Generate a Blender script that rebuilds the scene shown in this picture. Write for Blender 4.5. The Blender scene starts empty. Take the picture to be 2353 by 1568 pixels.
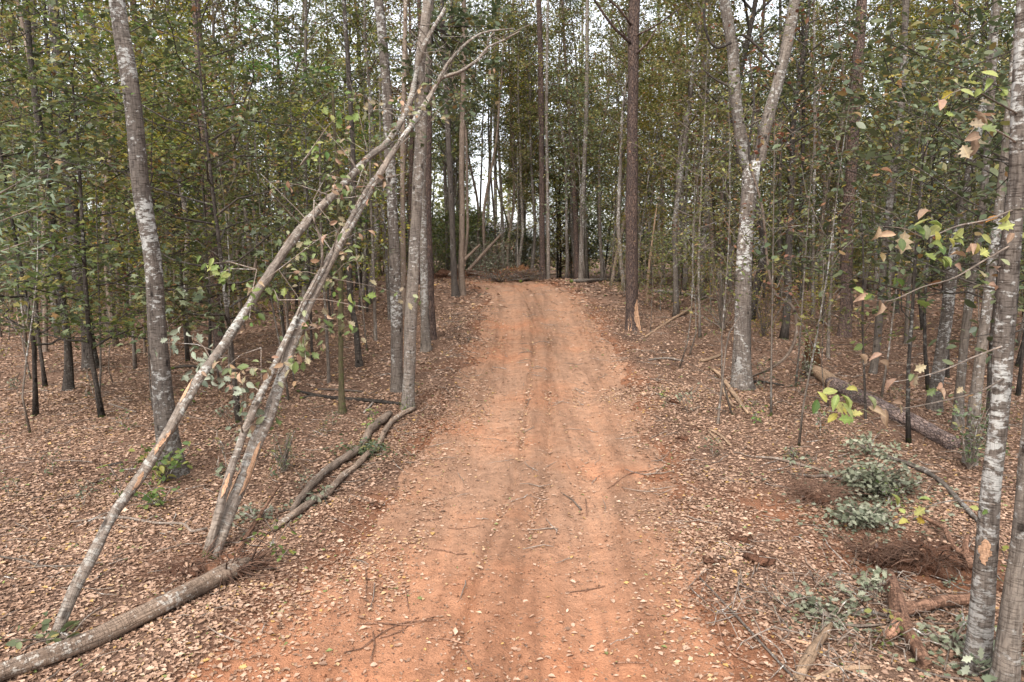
import bpy, math, random
import numpy as np
from mathutils import Vector, Matrix, noise as mnoise

random.seed(11)
RNG = np.random.default_rng(11)
scene = bpy.context.scene
col = scene.collection
R = math.radians

# ------------------------------------------------------------------ camera, sky, sun, exposure
CAM_Z, PITCH, FPX = 3.4, 7.5, 1569.0
cam = bpy.data.cameras.new('camera')
cam.lens = 24.0
cam.sensor_width = 36.0
cam.clip_start = 0.05
cam.clip_end = 600
cam_o = bpy.data.objects.new('camera', cam)
cam_o.location = (0, 0, CAM_Z)
cam_o.rotation_euler = (R(90 - PITCH), 0, 0)
col.objects.link(cam_o)
scene.camera = cam_o

SUN_EL, SUN_AZ = 52, 200          # soft light from behind and above the camera
world = bpy.data.worlds.new('World')
scene.world = world
world.use_nodes = True
wn, wl = world.node_tree.nodes, world.node_tree.links
wn.clear()
w_out = wn.new('ShaderNodeOutputWorld')
w_bg = wn.new('ShaderNodeBackground')
w_sky = wn.new('ShaderNodeTexSky')
w_sky.sky_type = 'NISHITA'
w_sky.sun_disc = False
w_sky.sun_elevation = R(SUN_EL)
w_sky.sun_rotation = R(SUN_AZ)
w_sky.air_density = 1.0
w_sky.dust_density = 2.5
w_hs = wn.new('ShaderNodeHueSaturation')
w_hs.inputs['Saturation'].default_value = 0.22      # thin white overcast
wl.new(w_sky.outputs['Color'], w_hs.inputs['Color'])
wl.new(w_hs.outputs['Color'], w_bg.inputs['Color'])
w_bg.inputs['Strength'].default_value = 0.15
wl.new(w_bg.outputs['Background'], w_out.inputs['Surface'])

sun = bpy.data.lights.new('sun', 'SUN')
sun.energy = 1.5
sun.angle = R(25)
sun.color = (1.0, 0.965, 0.92)
sun_o = bpy.data.objects.new('sun', sun)
sun_o.rotation_euler = (R(90 - SUN_EL), 0, R(180 - SUN_AZ) + R(0))
col.objects.link(sun_o)

scene.view_settings.view_transform = 'Standard'
scene.view_settings.look = 'None'
scene.view_settings.exposure = 1.62
scene.view_settings.gamma = 1.0
scene.view_settings.use_curve_mapping = False
scene.render.engine = 'CYCLES'
scene.cycles.max_bounces = 8
scene.cycles.diffuse_bounces = 3
scene.cycles.transmission_bounces = 4

# ------------------------------------------------------------------ small maths
def sstep(a, b, x):
    t = np.clip((np.asarray(x, float) - a) / (b - a), 0, 1)
    return t * t * (3 - 2 * t)

_perm = np.random.default_rng(5).random((256, 256))
def vnoise(x, y):
    """smooth value noise in -1..1"""
    x = np.asarray(x, float); y = np.asarray(y, float)
    xi = np.floor(x).astype(int); yi = np.floor(y).astype(int)
    fx = x - xi; fy = y - yi
    fx = fx * fx * (3 - 2 * fx); fy = fy * fy * (3 - 2 * fy)
    a = _perm[xi & 255, yi & 255]; b = _perm[(xi + 1) & 255, yi & 255]
    c = _perm[xi & 255, (yi + 1) & 255]; d = _perm[(xi + 1) & 255, (yi + 1) & 255]
    return ((a * (1 - fx) + b * fx) * (1 - fy) + (c * (1 - fx) + d * fx) * fy) * 2 - 1

def fbm(x, y, o=3):
    s, a = 0, 1.0
    for k in range(o):
        s = s + a * vnoise(x * 2 ** k + 17.3 * k, y * 2 ** k - 9.1 * k)
        a *= .5
    return s

_CY = [-20, 3, 5.6, 7.4, 10.5, 14, 18, 22, 25, 29, 33, 38, 45, 120]
_CX = [-.45, -.32, -.18, 0, .36, .62, .86, .9, .85, .55, -.7, -2.6, -6, -40]
def centre(y):
    y = np.asarray(y, float)
    return (np.interp(y - .8, _CY, _CX) + np.interp(y, _CY, _CX) * 2 + np.interp(y + .8, _CY, _CX)) / 4

def halfw(y):
    return np.interp(y, [3, 5, 7, 10, 18, 28, 34, 40], [2.15, 2.05, 1.93, 1.85, 1.75, 1.65, 1.6, 1.4])

def base_h(x, y):
    u = x - centre(y)
    rise = 2.0 * sstep(8, 33, y) - .02 * np.clip(y - 33, 0, 40)
    mult = 1 - .85 * sstep(2.5, 13, -u) - .3 * sstep(3, 12, u)
    return rise * mult

def ground(x, y):
    x = np.asarray(x, float); y = np.asarray(y, float)
    u = x - centre(y); hw = halfw(y); au = np.abs(u)
    off = sstep(hw - .15, hw + .9, au)
    h = base_h(x, y)
    h = h + off * (.13 * fbm(x * .3, y * .3, 2) + .035 * fbm(x * 1.7 + 3, y * 1.7, 3))
    for (cx, cy, r_, d_) in ((4.22, 7.55, .42, .30), (4.75, 7.0, .32, .16), (3.55, 8.75, .35, .12), (-3.25, 6.95, .25, .12)):
        h = h - d_ * np.exp(-((x - cx) ** 2 + (y - cy) ** 2) / (r_ * r_)) * (1 + .35 * vnoise(x * 6, y * 6))
    bank = np.exp(-((au - hw - .45) / .35) ** 2) * (.07 + .06 * vnoise(x * .9, y * .9))
    h = h + bank * sstep(30, 20, y)
    h = h - .05 * (1 - off) - .10 * sstep(hw - .1, hw - .5, au) * sstep(37, 35, y)
    return h

def rut(u, y):
    w = .05 * vnoise(y * .4, 3.1)
    r = 0
    for c, d, s in ((-.27, .05, .055), (.2, .045, .07), (-.9, .035, .26), (.85, .035, .26), (-1.35, -.025, .09), (1.32, -.025, .09), (0, -.012, .1)):
        r = r - d * np.exp(-((u - c - w) / s) ** 2)
    return r

def track_h(x, y):
    u = x - centre(y); hw = halfw(y)
    edge = np.abs(u) - hw + .22 * fbm(x * 1.1 + 7, y * 1.1, 3)
    drop = .10 * sstep(-.05, .45, edge)
    tread = .010 * np.sin(y * 42 + 3 * np.sin(u * 9)) * np.exp(-((np.abs(u) - .95) / .33) ** 2) * sstep(-.4, .3, vnoise(x * .7, y * .5))
    return ground(x, y) + .03 + .10 * sstep(hw - .1, hw - .5, np.abs(u)) * sstep(37, 35, y) + rut(u, y) + .016 * fbm(x * 3.1, y * 2.1, 3) + .006 * vnoise(x * 13, y * 11) + tread - drop

def surf(x, y):
    return np.maximum(ground(x, y), track_h(x, y))

_p = R(PITCH)
FWD = np.array([0, math.cos(_p), -math.sin(_p)]); UP = np.array([0, math.sin(_p), math.cos(_p)]); RT = np.array([1., 0, 0])
CAM = np.array([0, 0, CAM_Z])
def ray(px, py):
    d = FWD * FPX + RT * (px - 1176.5) + UP * (784 - py)
    return d / np.linalg.norm(d)

def hit(px, py, lift=0.0):
    """the ground point seen at a place of the photograph"""
    d = ray(px, py)
    t, last = 2.0, 2.0
    while t < 150:
        p = CAM + d * t
        if p[2] < float(surf(p[0], p[1])) + lift:
            a, b = last, t
            for _ in range(18):
                m = (a + b) / 2
                p = CAM + d * m
                if p[2] < float(surf(p[0], p[1])) + lift: b = m
                else: a = m
            return CAM + d * b
        last = t
        t += .15
    return CAM + d * 60

def at_depth(px, py, y):
    d = ray(px, py)
    return CAM + d * (y / d[1])

def on_plane(px, py, a, b):
    """point on the vertical plane through a and b"""
    d = ray(px, py)
    n = np.array([b[1] - a[1], -(b[0] - a[0]), 0])
    return CAM + d * (np.dot(a - CAM, n) / np.dot(d, n))

def project(p):
    v = np.asarray(p, float) - CAM
    z = v @ FWD
    return 1176.5 + FPX * (v @ RT) / z, 784 - FPX * (v @ UP) / z, z

def pxw(p, w):
    """radius in metres of something w pixels wide at p"""
    return w / 2 * np.dot(np.asarray(p) - CAM, FWD) / FPX

# ------------------------------------------------------------------ mesh building
class MB:
    def __init__(s):
        s.v, s.f, s.tc, s.rnd, s.n = [], [], [], [], 0

    def add(s, v, faces, tc=None, rnd=0.5):
        v = np.asarray(v, float).reshape(-1, 3)
        k = len(v)
        s.v.append(v)
        for f in (faces if isinstance(faces, list) else [faces]):
            s.f.append(np.asarray(f, int) + s.n)
        s.tc.append(v if tc is None else np.asarray(tc, float))
        s.rnd.append(np.full(k, rnd) if np.isscalar(rnd) else np.asarray(rnd, float))
        s.n += k

    def tube(s, pts, rad, sides=8, rough=.0, cap=True, rnd=.5, s0=0.0, twist=0.0):
        P = np.asarray(pts, float); n = len(P)
        r = np.broadcast_to(np.asarray(rad, float), (n,))
        T = np.gradient(P, axis=0)
        T /= np.linalg.norm(T, axis=1)[:, None] + 1e-9
        ref = np.array([1., 0, 0]) if abs(T[0][0]) < .8 else np.array([0, 1., 0])
        U = np.zeros_like(P)
        u = ref - T[0] * np.dot(ref, T[0]); U[0] = u / np.linalg.norm(u)
        for i in range(1, n):
            u = U[i - 1] - T[i] * np.dot(U[i - 1], T[i]); U[i] = u / (np.linalg.norm(u) + 1e-9)
        V = np.cross(T, U)
        th = np.arange(sides) * 2 * math.pi / sides
        L = s0 + np.concatenate([[0], np.cumsum(np.linalg.norm(np.diff(P, axis=0), axis=1))])
        ph = RNG.random(6) * 6.28
        rr = r[:, None] * np.ones(sides)
        if rough:
            q = L[:, None] / max(r[0], .02)
            rr = rr * (1 + rough * (np.sin(2 * th + ph[0] + .35 * q) + .7 * np.sin(3 * th + ph[1] - .5 * q) + .8 * np.sin(th + ph[2] + .9 * q) + .5 * np.sin(5 * th + ph[3] + 1.3 * q)))
        X = P[:, None] + rr[..., None] * (np.cos(th)[None, :, None] * U[:, None] + np.sin(th)[None, :, None] * V[:, None])
        R0 = max(float(r.max()), .01)
        tc = np.stack([np.cos(th)[None] * r[:, None] + ph[4], np.sin(th)[None] * r[:, None] + ph[5], np.broadcast_to(L[:, None], (n, sides))], -1)
        i = np.arange(n - 1)[:, None] * sides; j = np.arange(sides)[None]; k = (j + 1) % sides
        F = np.stack([i + j, i + k, i + sides + k, i + sides + j], -1).reshape(-1, 4)
        v = X.reshape(-1, 3); tcs = tc.reshape(-1, 3)
        faces = [F]
        if cap:
            v = np.vstack([v, P[0], P[-1]]); tcs = np.vstack([tcs, [ph[4], ph[5], L[0]], [ph[4], ph[5], L[-1]]])
            j = np.arange(sides); k = (j + 1) % sides; m = n * sides
            faces.append(np.stack([k, j, np.full(sides, m)], -1))
            faces.append(np.stack([(n - 1) * sides + j, (n - 1) * sides + k, np.full(sides, m + 1)], -1))
        s.add(v, faces, tcs, rnd)

    def leaves(s, P, T, N, size, tpl, rnd, curl=1.0, width=1.0):
        tv, tf = tpl
        P = np.asarray(P, float); n = len(P)
        if n == 0: return
        T = T / (np.linalg.norm(T, axis=1)[:, None] + 1e-9)
        N = N - T * np.sum(N * T, 1)[:, None]
        N /= np.linalg.norm(N, axis=1)[:, None] + 1e-9
        B = np.cross(T, N)
        size = np.broadcast_to(np.asarray(size, float), (n,)); curl = np.broadcast_to(np.asarray(curl, float), (n,))
        width = np.broadcast_to(np.asarray(width, float), (n,))
        X = P[:, None] + size[:, None, None] * (tv[None, :, 0, None] * width[:, None, None] * B[:, None] + tv[None, :, 1, None] * T[:, None] + (tv[None, :, 2, None] * curl[:, None, None]) * N[:, None])
        k = len(tv)
        F = (np.arange(n)[:, None, None] * k + tf[None]).reshape(-1, tf.shape[1])
        tc = np.broadcast_to(tv[None], (n, k, 3)).reshape(-1, 3)
        s.add(X.reshape(-1, 3), F, tc, np.repeat(rnd, k))

    def mesh(s, name, mat, smooth=True):
        v = np.vstack(s.v); tc = np.vstack(s.tc); rnd = np.concatenate(s.rnd)
        me = bpy.data.meshes.new(name)
        me.vertices.add(len(v)); me.vertices.foreach_set('co', v.astype(np.float32).ravel())
        loops = np.concatenate([f.ravel() for f in s.f])
        sizes = np.concatenate([np.full(len(f), f.shape[1]) for f in s.f])
        starts = np.concatenate([[0], np.cumsum(sizes)[:-1]])
        me.loops.add(len(loops)); me.loops.foreach_set('vertex_index', loops.astype(np.int32))
        me.polygons.add(len(sizes)); me.polygons.foreach_set('loop_start', starts.astype(np.int32))
        if smooth: me.polygons.foreach_set('use_smooth', np.ones(len(sizes), bool))
        a = me.attributes.new('tc', 'FLOAT_VECTOR', 'POINT'); a.data.foreach_set('vector', tc.astype(np.float32).ravel())
        a = me.attributes.new('rnd', 'FLOAT', 'POINT'); a.data.foreach_set('value', rnd.astype(np.float32))
        me.update(calc_edges=True)
        me.validate()
        me.materials.append(mat)
        return me

def put(name, me, parent=None, loc=(0, 0, 0)):
    o = bpy.data.objects.new(name, me)
    o.location = loc
    if parent is not None: o.parent = parent
    col.objects.link(o)
    return o

def thing(name, label, cat, loc=(0, 0, 0), group=None, rotz=0):
    o = bpy.data.objects.new(name, None)
    o.empty_display_size = .2
    o.location = loc; o.rotation_euler = (0, 0, rotz)
    o['label'] = label; o['category'] = cat
    if group: o['group'] = group
    col.objects.link(o)
    return o

def tag(o, label, cat, group=None):
    o['label'] = label; o['category'] = cat
    if group: o['group'] = group
    return o

def smooth_path(P, step):
    """Catmull-Rom through the points (columns beyond 3 come along)"""
    P = np.asarray(P, float)
    if len(P) < 3:
        n = max(2, int(np.linalg.norm(P[-1][:3] - P[0][:3]) / step) + 1)
        t = np.linspace(0, 1, n)[:, None]
        return P[0] * (1 - t) + P[-1] * t
    Q = np.vstack([2 * P[0] - P[1], P, 2 * P[-1] - P[-2]])
    out = []
    for i in range(1, len(Q) - 2):
        n = max(1, int(np.linalg.norm(Q[i + 1][:3] - Q[i][:3]) / step))
        t = (np.arange(n) / n)[:, None]
        a, b, c, d = Q[i - 1], Q[i], Q[i + 1], Q[i + 2]
        out.append(.5 * (2 * b + (c - a) * t + (2 * a - 5 * b + 4 * c - d) * t ** 2 + (3 * b - a - 3 * c + d) * t ** 3))
    out.append(P[-1:])
    return np.vstack(out)

def wiggle(P, amp, freq=1.0):
    P = np.array(P, float); n = len(P)
    s = np.concatenate([[0], np.cumsum(np.linalg.norm(np.diff(P[:, :3], axis=0), axis=1))])
    o = RNG.random() * 200
    e = np.clip(s / max(s[-1], 1e-6) * 6, 0, 1)
    P[:, 0] += amp * e * vnoise(s * freq + o, np.full(n, 1.5)); P[:, 1] += amp * e * vnoise(s * freq + o, np.full(n, 9.5))
    P[:, 2] += amp * .6 * e * vnoise(s * freq + o, np.full(n, 19.5))
    return P

# leaf outlines: x across, y along, z off the blade
def tri(*f): return np.array(f, int)
LEAF4 = (np.array([[0, 0, 0], [.29, .48, .07], [0, 1, -.05], [-.29, .48, .07]], float), tri((0, 1, 2), (0, 2, 3)))
LEAF5 = (np.array([[0, 0, 0], [.27, .42, .10], [0, 1, .05], [-.27, .5, .12], [0, .5, 0]], float), tri((0, 1, 4), (1, 2, 4), (2, 3, 4), (3, 0, 4)))
LEAF10 = (np.array([[0, 0, 0], [0, .33, -.02], [0, .68, -.03], [0, 1, -.12], [.19, .2, .05], [.27, .48, .08], [.17, .78, .02], [-.19, .2, .05], [-.27, .48, .08], [-.17, .78, .02]], float),
          tri((0, 4, 1), (4, 5, 1), (1, 5, 2), (5, 6, 2), (2, 6, 3), (0, 1, 7), (7, 1, 8), (1, 2, 8), (8, 2, 9), (2, 3, 9)))
LEAF_LONG = (np.array([[0, 0, 0], [.10, .3, .03], [.11, .6, .03], [0, 1, -.08], [-.11, .6, .03], [-.10, .3, .03]], float), tri((0, 1, 5), (1, 2, 4), (1, 4, 5), (2, 3, 4)))
_lob = [(0, 0), (.05, .12), (.20, .2), (.13, .32), (.33, .45), (.18, .55), (.30, .72), (.12, .78), (0, 1)]
_lv = [[x, y, .25 * abs(x) + .06 * y * y] for x, y in _lob] + [[-x, y, .25 * abs(x) + .06 * y * y] for x, y in _lob[1:-1]] + [[0, .5, 0]]
_ring = list(range(9)) + [15, 14, 13, 12, 11, 10, 9]
LEAF_OAK = (np.array(_lv, float), tri(*[(_ring[i], _ring[(i + 1) % 16], 16) for i in range(16)]))
_star = []
for k in range(10):
    a = math.pi * (-.5 + k * .2); r_ = (.55 if k % 2 == 0 else .27) if k else .28
    _star.append([math.cos(a) * r_, .45 + math.sin(a) * r_, .12 * (k % 2)])
LEAF_STAR = (np.array(_star + [[0, .45, 0]], float), tri(*[(k, (k + 1) % 10, 10) for k in range(10)]))

def rand_dirs(n, up=.6, rng=RNG):
    """blade directions and normals: blades mostly lie flat"""
    a = rng.random(n) * 2 * math.pi
    T = np.stack([np.cos(a), np.sin(a), rng.normal(-.15, .45, n)], -1)
    N = np.stack([rng.normal(0, up, n), rng.normal(0, up, n), np.ones(n)], -1)
    return T, N

# ------------------------------------------------------------------ materials
def new_mat(name):
    m = bpy.data.materials.new(name); m.use_nodes = True
    nt = m.node_tree; nt.nodes.clear()
    return m, nt.nodes, nt.links

def ramp(nodes, stops, interp='LINEAR'):
    r = nodes.new('ShaderNodeValToRGB'); e = r.color_ramp.elements
    r.color_ramp.interpolation = interp
    while len(e) < len(stops): e.new(.5)
    for el, (p, c) in zip(e, stops):
        el.position = p; el.color = (*c, 1) if len(c) == 3 else c
    return r

def attr(nodes, name):
    a = nodes.new('ShaderNodeAttribute'); a.attribute_name = name
    return a

def noise_tex(nodes, links, vec, scale, detail=4, rough=.55, sc=(1, 1, 1)):
    mp = nodes.new('ShaderNodeMapping'); mp.inputs['Scale'].default_value = sc
    links.new(vec, mp.inputs['Vector'])
    t = nodes.new('ShaderNodeTexNoise'); t.inputs['Scale'].default_value = scale
    t.inputs['Detail'].default_value = detail; t.inputs['Roughness'].default_value = rough
    links.new(mp.outputs['Vector'], t.inputs['Vector'])
    return t

def mixc(nodes, links, fac, a, b, mode='MIX'):
    m = nodes.new('ShaderNodeMix'); m.data_type = 'RGBA'; m.blend_type = mode
    for sock, val in ((m.inputs[0], fac), (m.inputs[6], a), (m.inputs[7], b)):
        if hasattr(val, 'links'): links.new(val, sock)
        elif isinstance(val, tuple): sock.default_value = (*val, 1)
        else: sock.default_value = val
    return m.outputs[2]

def leaf_mat(name, stops, transl=.3, rough=.55, hue=.03, val=.35, spec=.35, veins=False):
    m, n, l = new_mat(name)
    out = n.new('ShaderNodeOutputMaterial')
    a = attr(n, 'rnd')
    r = ramp(n, stops)
    l.new(a.outputs['Fac'], r.inputs['Fac'])
    oi = n.new('ShaderNodeObjectInfo')
    hs = n.new('ShaderNodeHueSaturation')
    mh = n.new('ShaderNodeMapRange'); mh.inputs['To Min'].default_value = .5 - hue; mh.inputs['To Max'].default_value = .5 + hue
    mv = n.new('ShaderNodeMapRange'); mv.inputs['To Min'].default_value = 1 - val; mv.inputs['To Max'].default_value = 1 + val
    l.new(oi.outputs['Random'], mh.inputs['Value'])
    ml = n.new('ShaderNodeMath'); ml.operation = 'MULTIPLY'; ml.inputs[1].default_value = 7.31
    fr = n.new('ShaderNodeMath'); fr.operation = 'FRACT'
    l.new(oi.outputs['Random'], ml.inputs[0]); l.new(ml.outputs[0], fr.inputs[0]); l.new(fr.outputs[0], mv.inputs['Value'])
    l.new(mh.outputs['Result'], hs.inputs['Hue']); l.new(mv.outputs['Result'], hs.inputs['Value'])
    c = r.outputs['Color']
    if veins:
        tc = attr(n, 'tc').outputs['Vector']
        nz = noise_tex(n, l, tc, 3.5, 4, .7); l.new(oi.outputs['Random'], nz.inputs['Distortion'])
        rn = ramp(n, [(.3, (.55, .45, .38)), (.5, (1, 1, 1)), (.75, (1.15, 1.12, 1.0))]); l.new(nz.outputs['Fac'], rn.inputs['Fac'])
        c = mixc(n, l, .85, c, rn.outputs['Color'], 'MULTIPLY')
        sp = n.new('ShaderNodeSeparateXYZ'); l.new(tc, sp.inputs[0])
        ab = n.new('ShaderNodeMath'); ab.operation = 'ABSOLUTE'; l.new(sp.outputs['X'], ab.inputs[0])
        rv = ramp(n, [(.012, (1.35, 1.3, 1.2)), (.03, (1, 1, 1))]); l.new(ab.outputs[0], rv.inputs['Fac'])
        c = mixc(n, l, .8, c, rv.outputs['Color'], 'MULTIPLY')
    l.new(c, hs.inputs['Color'])
    p = n.new('ShaderNodeBsdfPrincipled')
    p.inputs['Roughness'].default_value = rough; p.inputs['Specular IOR Level'].default_value = spec
    l.new(hs.outputs['Color'], p.inputs['Base Color'])
    t = n.new('ShaderNodeBsdfTranslucent')
    l.new(hs.outputs['Color'], t.inputs['Color'])
    mx = n.new('ShaderNodeMixShader'); mx.inputs['Fac'].default_value = transl
    l.new(p.outputs['BSDF'], mx.inputs[1]); l.new(t.outputs['BSDF'], mx.inputs[2])
    l.new(mx.outputs['Shader'], out.inputs['Surface'])
    return m

def bark_mat(name, dark, light, patch=None, patch_amt=.5, plates=False, moss=0.0, bands=.5, bump=.6, low_dark=True, patch_z=18, patch_xy=11, tint=.3):
    m, n, l = new_mat(name)
    out = n.new('ShaderNodeOutputMaterial'); p = n.new('ShaderNodeBsdfPrincipled')
    p.inputs['Roughness'].default_value = .88; p.inputs['Specular IOR Level'].default_value = .2
    l.new(p.outputs['BSDF'], out.inputs['Surface'])
    tc = attr(n, 'tc').outputs['Vector']
    big = noise_tex(n, l, tc, 3.0, 3, .6, (1.2, 1.2, .5))
    fine = noise_tex(n, l, tc, 38.0, 4, .7, (1, 1, .35))
    c = mixc(n, l, fine.outputs['Fac'], dark, light)
    rb = ramp(n, [(.3, (.72, .72, .74)), (.7, (1.25, 1.2, 1.15))]); l.new(big.outputs['Fac'], rb.inputs['Fac'])
    c = mixc(n, l, .8, c, rb.outputs['Color'], 'MULTIPLY')
    hgt = fine.outputs['Fac']
    if plates:
        mp = n.new('ShaderNodeMapping'); mp.inputs['Scale'].default_value = (26, 26, 8.5)
        nz = noise_tex(n, l, tc, 9, 2)
        ad = n.new('ShaderNodeVectorMath'); ad.operation = 'ADD'
        sc = n.new('ShaderNodeVectorMath'); sc.operation = 'SCALE'; sc.inputs['Scale'].default_value = .06
        l.new(nz.outputs['Color'], sc.inputs[0]); l.new(tc, ad.inputs[0]); l.new(sc.outputs[0], ad.inputs[1])
        l.new(ad.outputs[0], mp.inputs['Vector'])
        vo = n.new('ShaderNodeTexVoronoi'); vo.feature = 'DISTANCE_TO_EDGE'; vo.inputs['Scale'].default_value = 1
        l.new(mp.outputs['Vector'], vo.inputs['Vector'])
        v2 = n.new('ShaderNodeTexVoronoi'); v2.inputs['Scale'].default_value = 1; l.new(mp.outputs['Vector'], v2.inputs['Vector'])
        rv = ramp(n, [(0, (.25, .22, .22)), (.16, (1, 1, 1))]); l.new(vo.outputs['Distance'], rv.inputs['Fac'])
        rt = ramp(n, [(.2, (.75, .72, .75)), (.8, (1.35, 1.2, 1.1))]); l.new(v2.outputs['Color'], rt.inputs['Fac'])
        c = mixc(n, l, .85, c, rt.outputs['Color'], 'MULTIPLY')
        c = mixc(n, l, .9, c, rv.outputs['Color'], 'MULTIPLY')
        mm = n.new('ShaderNodeMath'); mm.operation = 'ADD'; l.new(rv.outputs['Color'], mm.inputs[0]); l.new(fine.outputs['Fac'], mm.inputs[1]); hgt = mm.outputs[0]
    else:
        bd = noise_tex(n, l, tc, 1.0, 3, .6, (9, 9, 75))
        rbd = ramp(n, [(.38, (.40, .37, .35)), (.47, (1, 1, 1))]); l.new(bd.outputs['Fac'], rbd.inputs['Fac'])
        vg = noise_tex(n, l, tc, 1.0, 4, .65, (42, 42, 5))
        rvg = ramp(n, [(.36, (.5, .47, .45)), (.5, (1, 1, 1)), (.7, (1.18, 1.16, 1.14))]); l.new(vg.outputs['Fac'], rvg.inputs['Fac'])
        c = mixc(n, l, bands, c, rbd.outputs['Color'], 'MULTIPLY')
        c = mixc(n, l, .8, c, rvg.outputs['Color'], 'MULTIPLY')
        hm = n.new('ShaderNodeMath'); hm.operation = 'ADD'; l.new(rvg.outputs['Color'], hm.inputs[0]); l.new(rbd.outputs['Color'], hm.inputs[1]); hgt = hm.outputs[0]
        kv = n.new('ShaderNodeTexVoronoi'); kv.inputs['Scale'].default_value = 1
        km = n.new('ShaderNodeMapping'); km.inputs['Scale'].default_value = (5, 5, 2.6); l.new(tc, km.inputs['Vector']); l.new(km.outputs['Vector'], kv.inputs['Vector'])
        rk = ramp(n, [(.09, (.16, .14, .13)), (.17, (1, 1, 1))]); l.new(kv.outputs['Distance'], rk.inputs['Fac'])
    sep = n.new('ShaderNodeSeparateXYZ'); l.new(tc, sep.inputs[0])
    if patch:
        pn = noise_tex(n, l, tc, 1.0, 6, .68, (patch_xy, patch_xy, patch_z))
        pg = noise_tex(n, l, tc, 1.0, 2, .5, (2.0, 2.0, 1.3))
        ad = n.new('ShaderNodeMath'); ad.operation = 'MULTIPLY_ADD'; ad.inputs[1].default_value = .55
        l.new(pg.outputs['Fac'], ad.inputs[0]); l.new(pn.outputs['Fac'], ad.inputs[2])
        lo = 1.0 - .30 * patch_amt
        rp = ramp(n, [(lo - .035, (0, 0, 0)), (min(1, lo + .03), (.85, .85, .85))]); l.new(ad.outputs[0], rp.inputs['Fac'])
        # scale the sum down into the ramp's range
        mr = n.new('ShaderNodeMath'); mr.operation = 'MULTIPLY'; mr.inputs[1].default_value = 1.0
        l.new(ad.outputs[0], mr.inputs[0]); l.new(mr.outputs[0], rp.inputs['Fac'])
        fac = rp.outputs['Color']
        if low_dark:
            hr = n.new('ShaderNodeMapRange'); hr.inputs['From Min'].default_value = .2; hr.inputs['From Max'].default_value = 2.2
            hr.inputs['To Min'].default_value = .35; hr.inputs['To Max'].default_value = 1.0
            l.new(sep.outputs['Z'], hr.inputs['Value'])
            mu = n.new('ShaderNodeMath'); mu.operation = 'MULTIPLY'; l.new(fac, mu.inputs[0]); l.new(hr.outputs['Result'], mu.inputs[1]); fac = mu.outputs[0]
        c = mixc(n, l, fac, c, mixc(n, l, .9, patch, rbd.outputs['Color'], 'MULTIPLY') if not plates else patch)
    if not plates:
        c = mixc(n, l, .9, c, rk.outputs['Color'], 'MULTIPLY')
    if moss > 0:
        mz = n.new('ShaderNodeMapRange'); mz.inputs['From Min'].default_value = 0; mz.inputs['From Max'].default_value = moss
        mz.inputs['To Min'].default_value = .75; mz.inputs['To Max'].default_value = 0
        l.new(sep.outputs['Z'], mz.inputs['Value'])
        mn = noise_tex(n, l, tc, 12, 3)
        a2 = n.new('ShaderNodeMath'); a2.operation = 'MULTIPLY'; l.new(mz.outputs['Result'], a2.inputs[0]); l.new(mn.outputs['Fac'], a2.inputs[1])
        rm = ramp(n, [(.22, (0, 0, 0)), (.36, (1, 1, 1))]); l.new(a2.outputs[0], rm.inputs['Fac'])
        c = mixc(n, l, rm.outputs['Color'], c, (.10, .125, .025))
    oi = n.new('ShaderNodeObjectInfo')
    mv = n.new('ShaderNodeMapRange'); mv.inputs['To Min'].default_value = 1 - tint; mv.inputs['To Max'].default_value = 1 + tint
    l.new(oi.outputs['Random'], mv.inputs['Value'])
    hs = n.new('ShaderNodeHueSaturation'); l.new(mv.outputs['Result'], hs.inputs['Value']); l.new(c, hs.inputs['Color'])
    l.new(hs.outputs['Color'], p.inputs['Base Color'])
    bp = n.new('ShaderNodeBump'); bp.inputs['Strength'].default_value = bump; bp.inputs['Distance'].default_value = .02
    l.new(hgt, bp.inputs['Height']); l.new(bp.outputs['Normal'], p.inputs['Normal'])
    return m

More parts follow.
